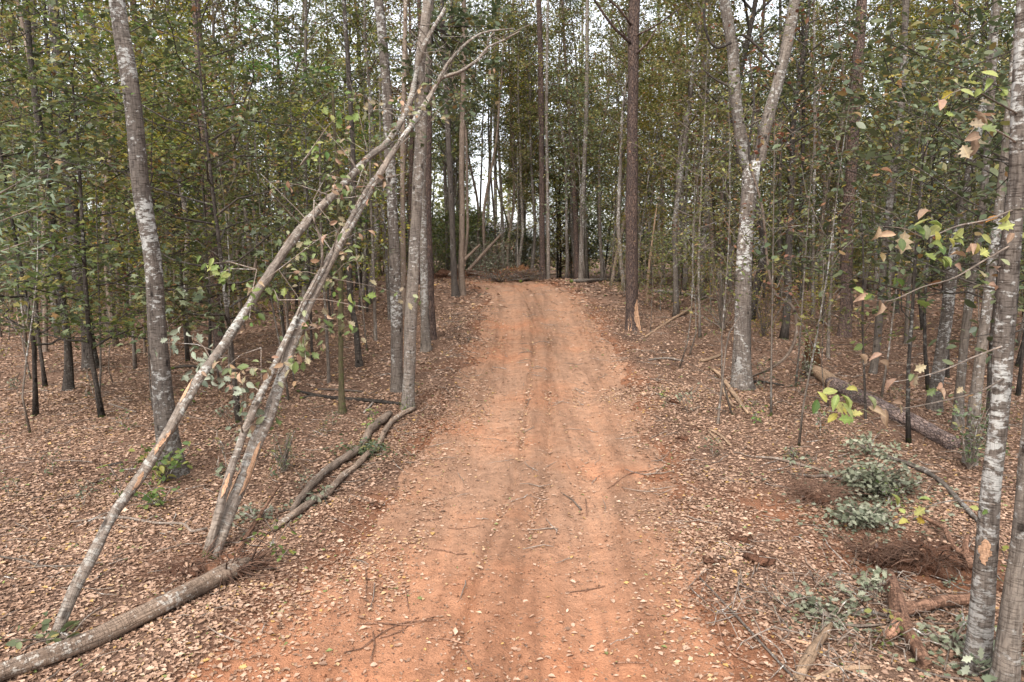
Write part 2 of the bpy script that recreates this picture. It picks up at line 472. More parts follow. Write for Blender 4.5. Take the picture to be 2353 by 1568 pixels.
def soil_mat(name, cols, rough_scale=1.0, bump=.5, dug=None, streak=False):
    """cols: [(position, colour)] over large noise; second list over fine grain"""
    m, n, l = new_mat(name)
    out = n.new('ShaderNodeOutputMaterial'); p = n.new('ShaderNodeBsdfPrincipled')
    p.inputs['Roughness'].default_value = .95; p.inputs['Specular IOR Level'].default_value = .12
    l.new(p.outputs['BSDF'], out.inputs['Surface'])
    tc = n.new('ShaderNodeTexCoord').outputs['Object']
    big = noise_tex(n, l, tc, .55 * rough_scale, 5, .6)
    r = ramp(n, cols); l.new(big.outputs['Fac'], r.inputs['Fac'])
    if dug:
        c0 = mixc(n, l, attr(n, 'rnd').outputs['Fac'], r.outputs['Color'], dug)
    else:
        c0 = r.outputs['Color']
    mid = noise_tex(n, l, tc, 6 * rough_scale, 5, .65)
    rm = ramp(n, [(.3, (.74, .72, .7)), (.68, (1.16, 1.14, 1.12))]); l.new(mid.outputs['Fac'], rm.inputs['Fac'])
    c = mixc(n, l, .8, c0, rm.outputs['Color'], 'MULTIPLY')
    if streak:
        sn = noise_tex(n, l, tc, 1.0, 5, .65, (5.5, .28, 1))
        rs = ramp(n, [(.30, (.70, .68, .68)), (.48, (1, 1, 1)), (.68, (1.12, 1.08, 1.04))]); l.new(sn.outputs['Fac'], rs.inputs['Fac'])
        c = mixc(n, l, .85, c, rs.outputs['Color'], 'MULTIPLY')
        pn = noise_tex(n, l, tc, 2.6, 4, .7)
        rq = ramp(n, [(.60, (1, 1, 1)), (.70, (.70, .60, .56))]); l.new(pn.outputs['Fac'], rq.inputs['Fac'])
        c = mixc(n, l, .6, c, rq.outputs['Color'], 'MULTIPLY')
        sy = n.new('ShaderNodeSeparateXYZ'); l.new(tc, sy.inputs[0])
        my = n.new('ShaderNodeMath'); my.operation = 'MULTIPLY_ADD'; my.inputs[1].default_value = 4.0; l.new(big.outputs['Fac'], my.inputs[0]); l.new(sy.outputs['Y'], my.inputs[2])
        mr_ = n.new('ShaderNodeMapRange'); mr_.inputs['From Min'].default_value = 7.2; mr_.inputs['From Max'].default_value = 10.5; mr_.inputs['To Min'].default_value = .75; mr_.inputs['To Max'].default_value = 0; l.new(my.outputs[0], mr_.inputs['Value'])
        c = mixc(n, l, mr_.outputs['Result'], c, mixc(n, l, 1.0, c, (1.16, .92, .78), 'MULTIPLY'))
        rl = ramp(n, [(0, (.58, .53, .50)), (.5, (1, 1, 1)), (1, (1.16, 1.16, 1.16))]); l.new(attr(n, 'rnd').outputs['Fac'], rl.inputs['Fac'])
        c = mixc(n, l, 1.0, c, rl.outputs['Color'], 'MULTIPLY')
    fine = noise_tex(n, l, tc, 55, 4, .7)
    rf = ramp(n, [(.28, (.62, .58, .55)), (.45, (1, 1, 1)), (.72, (1.2, 1.2, 1.2))]); l.new(fine.outputs['Fac'], rf.inputs['Fac'])
    c = mixc(n, l, .7, c, rf.outputs['Color'], 'MULTIPLY')
    l.new(c, p.inputs['Base Color'])
    ad = n.new('ShaderNodeMath'); ad.operation = 'MULTIPLY_ADD'; ad.inputs[1].default_value = 2.2
    l.new(mid.outputs['Fac'], ad.inputs[0]); l.new(fine.outputs['Fac'], ad.inputs[2])
    bp = n.new('ShaderNodeBump'); bp.inputs['Strength'].default_value = bump; bp.inputs['Distance'].default_value = .03
    l.new(ad.outputs[0], bp.inputs['Height']); l.new(bp.outputs['Normal'], p.inputs['Normal'])
    return m

M = {}
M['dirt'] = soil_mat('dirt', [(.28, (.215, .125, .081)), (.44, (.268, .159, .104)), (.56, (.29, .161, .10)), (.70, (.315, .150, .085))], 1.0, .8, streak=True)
M['floor'] = soil_mat('leafy_soil', [(.3, (.085, .052, .037)), (.5, (.145, .088, .061)), (.7, (.20, .126, .09))], 1.6, .9, dug=(.215, .098, .054))
M['clod'] = soil_mat('red_clod', [(.3, (.085, .045, .030)), (.6, (.15, .075, .047)), (.8, (.25, .115, .062))], 3, 1.0)

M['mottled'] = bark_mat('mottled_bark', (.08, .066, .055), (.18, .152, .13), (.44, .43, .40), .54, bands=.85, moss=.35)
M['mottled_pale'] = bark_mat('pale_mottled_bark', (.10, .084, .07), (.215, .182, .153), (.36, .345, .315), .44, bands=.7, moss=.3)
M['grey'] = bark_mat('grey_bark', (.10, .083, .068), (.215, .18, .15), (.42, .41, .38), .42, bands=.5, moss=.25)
M['oak'] = bark_mat('dark_bark', (.03, .025, .021), (.10, .083, .07), (.30, .29, .26), .32, bands=.6, moss=.3, bump=.9)
M['pine'] = bark_mat('red_plated_bark', (.074, .053, .045), (.185, .142, .12), None, plates=True, bump=1.0)
M['brown'] = bark_mat('brown_bark', (.11, .082, .062), (.24, .185, .145), (.40, .37, .33), .25, bands=.5)
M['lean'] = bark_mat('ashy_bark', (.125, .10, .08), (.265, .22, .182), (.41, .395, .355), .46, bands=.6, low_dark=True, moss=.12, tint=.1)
M['moss_stem'] = bark_mat('mossy_bark', (.06, .05, .03), (.13, .105, .06), (.085, .095, .03), .55, bands=.3, low_dark=False)
M['root'] = bark_mat('red_root_bark', (.15, .08, .052), (.33, .185, .12), (.38, .21, .135), .5, bands=.2, bump=1.0, low_dark=False)
M['log'] = bark_mat('smooth_log_bark', (.12, .085, .062), (.255, .188, .14), (.40, .36, .31), .32, patch_xy=26, patch_z=20, bands=.12, low_dark=False, bump=.8)
M['tan'] = bark_mat('tan_branch_bark', (.16, .115, .085), (.33, .25, .19), (.42, .37, .31), .40, bands=.5, low_dark=False, bump=.7)
M['twig'] = bark_mat('twig_bark', (.10, .078, .062), (.235, .19, .155), (.36, .34, .31), .36, bands=.3, low_dark=False, tint=.45)
M['rot'] = bark_mat('rotten_wood', (.045, .022, .012), (.23, .11, .045), None, bands=.2, bump=1.0)
M['wood'] = bark_mat('torn_wood', (.34, .19, .11), (.54, .35, .225), None, bands=.5, bump=.5, tint=.15)
M['wood_pale'] = bark_mat('bare_wood', (.19, .12, .075), (.40, .285, .19), None, bands=.25, bump=.6, tint=.15)

G = leaf_mat
M['bg_leaf'] = G('olive_leaves', [(0, (0.072, 0.0816, 0.03)), (.35, (0.138, 0.1536, 0.0504)), (.62, (0.222, 0.228, 0.072)), (.82, (0.3, 0.276, 0.09)), (.92, (0.264, 0.168, 0.072)), (1, (0.204, 0.108, 0.06))], .5, hue=.035, val=.35)
M['green_leaf'] = G('bright_green_leaves', [(0, (0.0744, 0.1104, 0.03)), (.5, (0.1416, 0.204, 0.0504)), (.8, (0.246, 0.258, 0.066)), (1, (0.36, 0.3, 0.084))], .48, hue=.035, val=.38)
M['dark_leaf'] = G('dark_green_leaves', [(0, (0.0504, 0.066, 0.03)), (.5, (0.0984, 0.12, 0.054)), (.85, (0.168, 0.186, 0.09)), (.92, (0.24, 0.21, 0.072)), (1, (0.264, 0.132, 0.06))], .32, rough=.42, hue=.02, val=.3, spec=.5)
M['yellow_leaf'] = G('yellowing_leaves', [(0, (.12, .12, .02)), (.5, (.235, .22, .035)), (.85, (.34, .27, .04)), (1, (.30, .15, .04))], .4, hue=.02, val=.25)
M['rust_leaf'] = G('rusty_leaves', [(0, (.09, .05, .025)), (.5, (.20, .10, .045)), (.8, (.13, .12, .03)), (1, (.28, .17, .09))], .3, hue=.03, val=.3)
M['pale_leaf'] = G('grey_green_leaves', [(0, (.085, .10, .058)), (.5, (.17, .18, .115)), (1, (.285, .285, .205))], .2, rough=.6, hue=.015, val=.2)
M['wilt_leaf'] = G('wilting_leaves', [(0, (.06, .09, .02)), (.3, (.14, .17, .06)), (.55, (.24, .24, .14)), (.72, (.30, .19, .11)), (.9, (.42, .27, .17)), (1, (.30, .13, .05))], .3, hue=.015, val=.15)
M['litter'] = G('fallen_brown_leaves', [(0, (.06, .036, .026)), (.2, (.14, .083, .055)), (.45, (.255, .15, .096)), (.7, (.345, .217, .146)), (.93, (.445, .305, .218)), (.975, (.40, .24, .08)), (1, (.16, .18, .06))], .12, rough=.55, hue=.0, val=.0)
M['needle'] = G('pine_needles', [(0, (.03, .045, .016)), (1, (.075, .095, .035))], .15, hue=.02, val=.3)

# ------------------------------------------------------------------ the ground and the dirt track
def grid_mesh(name, xs, ys, hf, mat):
    X, Y = np.meshgrid(xs, ys)
    Z = hf(X, Y)
    nx, ny = len(xs), len(ys)
    b = MB()
    i = np.arange(ny - 1)[:, None] * nx; j = np.arange(nx - 1)[None]
    F = np.stack([i + j, i + j + 1, i + nx + j + 1, i + nx + j], -1).reshape(-1, 4)
    e = np.abs(X - centre(Y)) - halfw(Y)
    dug = sstep(1.0, -.1, e + .5 * fbm(X * .9, Y * .9, 3)) * sstep(40, 30, Y)
    for (cx, cy, r_) in ((4.22, 7.55, .8), (4.75, 7.0, .7), (3.55, 8.75, .8), (-3.25, 6.95, .5)):
        dug = np.maximum(dug, np.exp(-((X - cx) ** 2 + (Y - cy) ** 2) / (r_ * r_)))
    b.add(np.stack([X, Y, Z], -1).reshape(-1, 3), F, None, dug.ravel())
    return b.mesh(name, mat)

gx = np.concatenate([np.linspace(-220, -40, 22), np.linspace(-38, -14, 40), np.arange(-13.4, 13.5, .16), np.linspace(14, 38, 40), np.linspace(40, 220, 22)])
gy = np.concatenate([np.linspace(-60, -8, 14), np.linspace(-7, 2, 25), np.arange(2.2, 26, .16), np.arange(26, 45, .4), np.linspace(46, 90, 40), np.linspace(95, 320, 24)])
forest_floor = put('forest_floor', grid_mesh('forest_floor', gx, gy, ground, M['floor'])); forest_floor['kind'] = 'structure'

ty = np.concatenate([np.arange(-6, 3, .2), np.arange(3, 14, .055), np.arange(14, 40, .12)])
tu = np.linspace(-2.9, 2.9, 150)
b = MB()
X = centre(ty)[:, None] + tu[None] ; Y = np.broadcast_to(ty[:, None], X.shape)
Z = track_h(X, Y) - .3 * sstep(36, 39.5, Y)
nx, ny = len(tu), len(ty)
i = np.arange(ny - 1)[:, None] * nx; j = np.arange(nx - 1)[None]
# dust packed pale in the two wheel lanes, loose soil in the middle, rut shading painted along the furrows
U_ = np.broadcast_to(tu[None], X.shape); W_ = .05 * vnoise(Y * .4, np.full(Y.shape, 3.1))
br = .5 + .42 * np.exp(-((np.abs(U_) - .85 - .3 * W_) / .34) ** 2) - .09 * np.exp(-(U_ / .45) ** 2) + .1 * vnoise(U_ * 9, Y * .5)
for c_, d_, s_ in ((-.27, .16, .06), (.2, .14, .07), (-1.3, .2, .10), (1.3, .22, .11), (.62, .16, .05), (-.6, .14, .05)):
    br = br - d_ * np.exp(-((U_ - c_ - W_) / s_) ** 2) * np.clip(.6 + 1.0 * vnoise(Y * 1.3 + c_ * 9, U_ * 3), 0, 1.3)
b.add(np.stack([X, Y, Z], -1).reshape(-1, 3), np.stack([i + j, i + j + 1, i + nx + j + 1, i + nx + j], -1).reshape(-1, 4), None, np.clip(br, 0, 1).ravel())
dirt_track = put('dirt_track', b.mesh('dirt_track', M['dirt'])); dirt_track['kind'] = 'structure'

# ------------------------------------------------------------------ fallen leaves
def in_view(x, y, m=.12):
    return np.abs(x) < (.75 + m) * y + 1.0

def litter_points(n, y0, y1):
    y = np.sqrt(RNG.random(n) * (y1 ** 2 - y0 ** 2) + y0 ** 2)
    x = (RNG.random(n) * 2 - 1) * (.84 * y + 2.4)
    return x, y

def track_cover(x, y):
    u = x - centre(y); hw = halfw(y)
    e = np.abs(u) - hw + .25 * fbm(x * 1.3, y * 1.3, 3)
    cov = .03 + .97 * sstep(-.55, .6, e) + .06 * sstep(-.95, -.3, e)
    w = .05 * vnoise(y * .4, 3.1)
    line = np.exp(-((u + .27 - w) / .07) ** 2) + np.exp(-((u - .2 - w) / .10) ** 2) + .6 * np.exp(-((u - .75) / .09) ** 2) + .5 * np.exp(-((u + 1.2) / .16) ** 2)
    cov = cov + .42 * line * sstep(-.6, .3, vnoise(x * 2, y * 1.1))
    cov = cov * (1 + .5 * vnoise(x * 1.7 + 5, y * 1.7)) * (.82 + .45 * vnoise(x * .55 + 31, y * .55))
    for (cx, cy, r_) in ((4.22, 7.55, .5), (4.75, 7.0, .4), (3.55, 8.75, .5), (-3.25, 6.95, .35)):
        cov = cov * (1 - .75 * np.exp(-((x - cx) ** 2 + (y - cy) ** 2) / (r_ * r_)))
    return np.where(y > 35, np.maximum(cov, .8), cov)

def lay(x, y, smin, smax, tilt, bld, tpl, cover=True, lift=.012, tone=0.0):
    if cover:
        k = RNG.random(len(x)) < np.clip(track_cover(x, y), 0, 1)
        x, y = x[k], y[k]
    n = len(x)
    on = np.abs(x - centre(y)) < halfw(y) - .1
    z = surf(x, y) + lift * RNG.random(n) + .004
    e = .04
    gxn = -(surf(x + e, y) - surf(x - e, y)) / (2 * e); gyn = -(surf(x, y + e) - surf(x, y - e)) / (2 * e)
    tl = np.where(on, tilt * .6, tilt)
    N = np.stack([gxn + RNG.normal(0, 1, n) * tl, gyn + RNG.normal(0, 1, n) * tl, np.ones(n)], -1)
    a = RNG.random(n) * 6.283
    T = np.stack([np.cos(a), np.sin(a), np.zeros(n)], -1)
    s = smin + (smax - smin) * RNG.random(n) ** 1.3
    rnd = np.clip(RNG.beta(2.2, 2.0, n) * .95 + np.where(on, .2, .03) + tone + .12 * vnoise(x * .8, y * .8), 0, .955)
    sp = RNG.random(n); rnd = np.where(sp < .012, 1.0, np.where(sp < .03, .975, rnd))
    bld.leaves(np.stack([x, y, z], -1), T, N, s, tpl, rnd, curl=RNG.uniform(-.6, 2.6, n), width=RNG.uniform(.75, 1.25, n))

lit = MB()
for (n, y0, y1, s0, s1, tpl) in ((122000, 3.6, 9, .026, .068, LEAF5), (130000, 8.5, 15, .03, .08, LEAF5), (120000, 14, 25, .05, .105, LEAF4), (60000, 24, 42, .10, .22, LEAF4)):
    x, y = litter_points(n, y0, y1)
    lay(x, y, s0, s1, .42, lit, tpl)
x, y = litter_points(9000, 3.6, 13); lay(x, y, .05, .095, .4, lit, LEAF_OAK)
# broken bits of leaf pressed into the track
n = 15000; y = 3.6 + 20 * RNG.random(n) ** 1.5; x = centre(y) + RNG.uniform(-1, 1, n) * halfw(y)
lay(x, y, .012, .035, .5, lit, LEAF4, cover=False, lift=.006, tone=-.3)
cl_ = MB(); n = 2600                                  # crumbs of dry clay along the furrows and edges
y = 3.8 + 16 * RNG.random(n) ** 1.4; u = np.where(RNG.random(n) < .5, RNG.choice([-.27, .2, -1.35, 1.35, -1.8, 1.8], n) + RNG.normal(0, .1, n), RNG.uniform(-1.9, 1.9, n))
x = centre(y) + u; sz = .004 + .022 * RNG.random(n) ** 3
oct_ = np.array([[1, 0, 0], [-1, 0, 0], [0, 1, 0], [0, -1, 0], [0, 0, 1], [0, 0, -.6]], float)
V = np.stack([x, y, surf(x, y) + sz * .3], -1)[:, None] + oct_[None] * sz[:, None, None] * RNG.uniform(.6, 1.3, (n, 6, 1))
of = np.array([[0, 2, 4], [2, 1, 4], [1, 3, 4], [3, 0, 4], [2, 0, 5], [1, 2, 5], [3, 1, 5], [0, 3, 5]])
cl_.add(V.reshape(-1, 3), (np.arange(n)[:, None, None] * 6 + of[None]).reshape(-1, 3), None, .5)
ck = put('clay_crumbs', cl_.mesh('clay_crumbs', M['dirt'])); ck['kind'] = 'stuff'; tag(ck, 'small crumbs of dry red clay along the wheel ruts', 'soil crumbs')
leaf_litter = put('fallen_leaves', lit.mesh('fallen_leaves', M['litter'])); leaf_litter['kind'] = 'stuff'
tag(leaf_litter, 'brown fallen leaves covering the woodland floor and dotting the dirt track', 'leaf litter')

# the nearest leaves that can be picked out one by one
fl_meshes = []
for k in range(18):
    bb = MB()
    tpl = (LEAF10, LEAF_OAK, LEAF10, LEAF5)[k % 4]
    c = (.35, .5, .62, .72, .8, .86, .9, .93, .45, .68, .78, .84, .88, .92, .55, .975, .6, 1.0)[k]
    bb.leaves(np.zeros((1, 3)), np.array([[0, 1., 0]]), np.array([[0, 0, 1.]]), 1, tpl, np.array([c]), curl=(.6, 1.4, 2.2)[k % 3], width=(1, 1.15, .85)[k % 3])
    fl_meshes.append(bb.mesh('fallen_leaf', M['litter']))
def fallen_leaf(x, y, s, parent):
    o = put('fallen_leaf', random.choice(fl_meshes[:16]) if random.random() < .97 else fl_meshes[17], parent)
    o.location = (x, y, float(surf(x, y)) + .008)
    o.scale = (s, s, s)
    o.rotation_euler = (random.gauss(0, .25), random.gauss(0, .25), random.random() * 6.28)
for k in range(150):
    y = 4.6 + 5 * random.random() ** 1.3; u = random.uniform(-1.75, 1.75)
    fallen_leaf(float(centre(y)) + u, y, random.uniform(.04, .085), dirt_track)
k = 0
while k < 150:
    y = 4.6 + 4.5 * random.random() ** 1.3; x = random.uniform(-.8 * y, .8 * y)
    if abs(x - float(centre(y))) > float(halfw(y)) + .1:
        fallen_leaf(x, y, random.uniform(.055, .10), forest_floor); k += 1

# ------------------------------------------------------------------ treetops shared by several trees
def spray(bld, P, n, size, spread, tpl=LEAF4, up=.6, flat=.5, rnd=None):
    P = np.asarray(P, float)
    c = P[RNG.integers(0, len(P), n)]
    q = c + RNG.normal(0, 1, (n, 3)) * np.array([spread, spread, spread * flat])
    T, N = rand_dirs(n, up)
    r = RNG.random(n) if rnd is None else np.clip(RNG.normal(rnd[0], rnd[1], n), 0, 1)
    bld.leaves(q, T, N, size * RNG.uniform(.65, 1.25, n), tpl, r, curl=RNG.uniform(-.5, 1.8, n))

def grow(H, r0, start, spread, limbs, n_leaf, leaf, bark, leafm, sides=7, wob=.25, clump=.28, fork=.0, tpl=LEAF4, droop=.0, rise=.75, top=.2, twigs=4, flat=.5, up=.6):
    """one woody tree: a trunk with its limbs, and a crown of leaves set round the twigs"""
    wood, cr = MB(), MB()
    n = max(8, int(H / .6))
    t = np.linspace(0, 1, n)
    path = np.stack([np.zeros(n), np.zeros(n), t * H], -1)
    path = wiggle(path, wob, .22)
    rad = r0 * (1 - t) ** .75 * .92 + r0 * .06
    rad[0] *= 1.35
    wood.tube(path, rad, sides, rough=.04)
    pts = []
    az = RNG.random() * 6.28
    for k in range(limbs):
        f = start + (.98 - start) * ((k + RNG.random() * .8) / limbs)
        i = f * (n - 1); i0 = int(i); p = path[i0] * (1 - i + i0) + path[min(i0 + 1, n - 1)] * (i - i0)
        r = r0 * (1 - f) ** .75 * .92 + r0 * .06
        az += 2.4 + RNG.normal(0, .3)
        g = (f - start) / (1 - start)
        Ln = spread * (.45 + .9 * math.sin(math.pi * min(1, .18 + g * .75))) * RNG.uniform(.6, 1.15)
        el = rise * RNG.uniform(.5, 1.2) + .3 * g
        d = np.array([math.cos(az), math.sin(az), math.tan(min(el, 1.2))]); d /= np.linalg.norm(d)
        q = np.array([p + d * Ln * s + np.array([0, 0, -droop * Ln * s * s]) for s in np.linspace(0, 1, 6)])
        q = wiggle(q, .17 * Ln, 1.3)
        wood.tube(q, np.linspace(min(r * .55, .05), .006, 6), 4, cap=False)
        pts += list(q[2:])
        for w in range(twigs):
            s = RNG.integers(2, 6); a2 = az + RNG.normal(0, 1.0)
            e = q[s] + np.array([math.cos(a2), math.sin(a2), RNG.normal(.15, .3)]) * Ln * RNG.uniform(.2, .45)
            m = (q[s] + e) / 2 + RNG.normal(0, .05, 3)
            wood.tube(np.array([q[s], m, e]), [.009, .006, .003], 3, cap=False)
            pts += [m, e, e]
    if top: pts += list(path[int(n * (1 - top)):])
    spray(cr, pts, n_leaf, leaf, clump, tpl, up=up, flat=flat)
    return wood.mesh('trunk', bark), cr.mesh('crown', leafm)

KINDS = {}
def kinds(key, count, mats, **kw):
    KINDS[key] = [grow(leafm=mats[k % len(mats)], **kw) for k in range(count)]

BG = M['bg_leaf']
kinds('grey', 4, [BG, BG, M['yellow_leaf'], BG], H=17, r0=.115, start=.36, spread=1.9, limbs=26, n_leaf=4600, leaf=.15, bark=M['grey'], clump=.23, rise=.8, flat=.35, wob=.55)
kinds('dark', 3, [BG, M['dark_leaf'], BG], H=18, r0=.15, start=.34, spread=2.5, limbs=30, n_leaf=5200, leaf=.155, bark=M['oak'], clump=.26, rise=.75, wob=.7, flat=.35)
kinds('bare', 4, [BG, M['yellow_leaf'], BG, M['rust_leaf']], H=18, r0=.085, start=.42, spread=1.5, limbs=22, n_leaf=1900, leaf=.13, bark=M['brown'], clump=.25, rise=.9, wob=.7, flat=.4)
kinds('pine', 2, [M['needle']], H=22, r0=.16, start=.62, spread=2.1, limbs=22, n_leaf=3200, leaf=.2, bark=M['pine'], clump=.2, rise=.45, wob=.15, tpl=LEAF_LONG)
kinds('young', 4, [BG, M['yellow_leaf'], BG, M['dark_leaf']], H=7.5, r0=.04, start=.26, spread=1.25, limbs=24, n_leaf=1900, leaf=.11, bark=M['grey'], clump=.22, rise=.6, wob=.25, sides=5)
kinds('dense', 4, [BG, M['dark_leaf'], BG, M['rust_leaf']], H=13, r0=.09, start=.05, spread=2.2, limbs=40, n_leaf=7500, leaf=.17, bark=M['oak'], clump=.36, rise=.5, sides=5)
kinds('shrub', 3, [M['dark_leaf'], BG, M['yellow_leaf']], H=2.0, r0=.018, start=.05, spread=.85, limbs=16, n_leaf=1200, leaf=.085, bark=M['twig'], clump=.16, rise=.7, sides=4, wob=.15)
kinds('layer', 5, [M['green_leaf'], M['green_leaf'], BG, M['yellow_leaf'], M['dark_leaf']], H=8, r0=.05, start=.16, spread=2.1, limbs=28, n_leaf=2500, leaf=.12, bark=M['oak'], clump=.22, rise=.25, sides=6, tpl=LEAF_STAR, flat=.3, up=.45)
kinds('layer_dark', 2, [M['dark_leaf']], H=7, r0=.045, start=.30, spread=1.9, limbs=26, n_leaf=1700, leaf=.12, bark=M['oak'], clump=.24, rise=.3, sides=6, tpl=LEAF10, flat=.4, up=.5)
kinds('bush', 2, [BG, M['dark_leaf']], H=3.0, r0=.03, start=.03, spread=1.5, limbs=26, n_leaf=2600, leaf=.15, bark=M['twig'], clump=.25, rise=.6, sides=4, wob=.2)
kinds('top', 3, [BG, BG, M['yellow_leaf']], H=6, r0=.07, start=.05, spread=1.6, limbs=14, n_leaf=1300, leaf=.13, bark=M['grey'], clump=.3, rise=.8, sides=6)
kinds('pine_top', 1, [M['needle']], H=8, r0=.09, start=.25, spread=1.9, limbs=18, n_leaf=2200, leaf=.2, bark=M['pine'], clump=.2, rise=.45, tpl=LEAF_LONG)

# ------------------------------------------------------------------ trees that can be told apart
ANCHORS = []
def stem_points(pix, depth, plane=None):
    out = []
    for (px, py, w) in pix:
        p = on_plane(px, py, *plane) if plane else at_depth(px, py, depth)
        out.append([*p, pxw(p, w)])
    return np.array(out)

def hero_stem(bld, P4, sides=12, rough=.05, step=.22, flare=True, wig=0.0, s0=0.0):
    Q = smooth_path(P4, step)
    if flare:
        s = np.concatenate([[0], np.cumsum(np.linalg.norm(np.diff(Q[:, :3], axis=0), axis=1))])
        Q[:, 3] *= 1 + .22 * np.exp(-s / .30) + .35 * np.exp(-s / .10)
    bld.tube(Q[:, :3], np.maximum(Q[:, 3], .003), sides, rough=rough, s0=s0)
    return Q

def sticks_from(bld, Q, n, l0, l1, lo=.3, hi=1.0, up=.5, r=.012, leafpts=None):
    """small side branches on a stem path"""
    for k in range(n):
        f = RNG.uniform(lo, hi); i = int(f * (len(Q) - 1))
        a = RNG.random() * 6.28; L = RNG.uniform(l0, l1)
        d = np.array([math.cos(a), math.sin(a), RNG.normal(up, .35)])
        q = np.array([Q[i, :3] + d * L * t for t in np.linspace(0, 1, 5)])
        q = wiggle(q, .09 * L, 2.2)
        bld.tube(q, np.linspace(r, .003, 5), 4, cap=False)
        if leafpts is not None: leafpts += list(q[2:])

def hero(name, label, cat, pix, bark, top='top', topz=15.0, branches=4, leafm=None, leafn=0, leafsz=.1, sides=12, anchor=None, lo=.3, tpl=LEAF4, blen=(.4, 1.1)):
    """a standing tree whose trunk follows the photograph's outline (pixel x, y, width from the base up) at its own distance"""
    base = hit(pix[0][0], pix[0][1])
    t = thing(name, label, cat, base)
    P = stem_points(pix, base[1])
    P[0, 2] -= .05
    P = np.vstack([P[0] - np.array([0, 0, .12, 0]), P])
    last = P[-1].copy(); d = P[-1, :3] - P[-2, :3]; d /= np.linalg.norm(d)
    if top and last[2] < topz:
        k = (topz - last[2]) / max(d[2], .5)
        P = np.vstack([P, np.r_[last[:3] + d * k * .5, last[3] * .85], np.r_[last[:3] + d * k * np.array([.6, .6, 1.]), last[3] * .6]])
    P[:, :3] -= base
    wood = MB(); lp = []
    Q = hero_stem(wood, P, sides)
    if branches: sticks_from(wood, Q, branches, blen[0], blen[1], lo, .8, r=min(.014, P[1, 3] * .3), leafpts=lp)
    put('trunk', wood.mesh('trunk', bark), t)
    if leafn and lp:
        cr = MB(); spray(cr, lp, leafn, leafsz, .15, tpl)
        put('crown', cr.mesh('crown', leafm or BG), t)
    if top:
        k = random.randrange(len(KINDS[top]))
        for nm, me in zip(('bough', 'crown'), KINDS[top][k]):
            o = put(nm, me, t); o.location = Q[-3, :3]; o.rotation_euler = (0, 0, random.random() * 6.28)
            s = max(.6, min(1.3, Q[-3, 3] / .06)); o.scale = (s, s, s)
    if anchor: ANCHORS.append((project(base)[0], anchor))
    return t, Q, base

# left
tl, Ql, bl = hero('mottled_tree', 'broad pale mottled trunk standing behind the longest leaning pole, sprouts at its foot', 'tree',
     [(398, 1090, 56), (385, 1000, 46), (373, 900, 42), (365, 800, 39), (350, 600, 39), (326, 450, 39), (312, 300, 36), (297, 180, 35), (280, 80, 34), (268, 0, 33)], M['mottled'], branches=7, leafm=M['green_leaf'], leafn=60, sides=18, anchor='the broad mottled trunk')
hero('dark_oak', 'leaning dark trunk with pale fallen twigs at its foot in the left woods', 'tree',
     [(158, 896, 22), (155, 785, 16), (139, 669, 15), (128, 600, 15), (112, 450, 14), (92, 300, 14), (72, 150, 13), (58, 0, 12)], M['oak'], branches=10, leafm=BG, leafn=150, blen=(.5, 1.6))
hero('dark_oak', 'thickest dark trunk in the left woods, with a mossy flared foot', 'tree',
     [(209, 845, 36), (202, 770, 27), (190, 690, 27), (176, 600, 27), (165, 470, 26), (150, 330, 24), (137, 170, 22), (120, 0, 20)], M['oak'], branches=10, leafm=BG, leafn=150, sides=14, anchor='the thickest dark trunk', blen=(.5, 1.6))
hero('grey_tree', 'grey trunk rising close beside the thickest dark trunk, topped by yellow leaves', 'tree',
     [(254, 768, 16), (251, 592, 14), (240, 400, 14), (225, 200, 13), (205, 0, 12)], M['grey'], branches=6, leafm=M['yellow_leaf'], leafn=100)
hero('slender_tree', 'slender brown trunk left of the leaning dark trunk, ending in bare ground leaves', 'tree',
     [(104, 808, 11), (103, 669, 10), (95, 400, 9), (70, 160, 8), (40, 0, 7)], M['brown'], branches=6, leafm=M['yellow_leaf'], leafn=100)
hero('black_tree', 'thin black leaning trunk squeezed between the two dark oaks', 'tree',
     [(146, 778, 11), (138, 690, 10), (128, 560, 9), (118, 420, 9), (115, 200, 8), (100, 0, 7)], M['oak'], branches=4)
hero('pine_tree', 'straight dark pine trunk with rough bark behind the longest leaning pole', 'tree',
     [(506, 798, 27), (491, 600, 23), (479, 420, 22), (466, 250, 21), (456, 100, 20), (449, 0, 19)], M['pine'], top='pine_top', topz=17, branches=6, anchor='the dark left pine')
hero('reddish_pine', 'pinkish grey pine trunk half hidden behind the top of the broad mottled trunk', 'tree',
     [(372, 740, 14), (352, 500, 14), (335, 300, 14), (318, 120, 14), (305, 0, 14)], M['pine'], top='pine_top', topz=20, branches=3)
hero('short_sapling', 'short stubby brown sapling just left of the broad mottled trunk', 'sapling', [(333, 812, 7), (332, 770, 6), (330, 700, 5), (326, 600, 3)], M['brown'], top=None, branches=6, leafm=M['green_leaf'], leafn=120, leafsz=.11, tpl=LEAF_STAR)
hero('mossy_sapling', 'upright green mossy stem crossing a dark fallen branch', 'sapling',
     [(787, 948, 17), (784, 880, 12), (783, 800, 12), (783, 700, 12), (782, 573, 11), (778, 460, 10), (770, 330, 8), (764, 200, 6)], M['moss_stem'], top=None, branches=9, leafm=M['dark_leaf'], leafn=260, leafsz=.1, lo=.5)
hero('dark_tree', 'blackish slightly bent trunk between the mossy stem and the twin mottled trunks', 'tree',
     [(825, 842, 16), (818, 760, 13), (803, 661, 13), (806, 558, 12), (812, 420, 12), (806, 250, 11), (790, 0, 10)], M['oak'], branches=5)
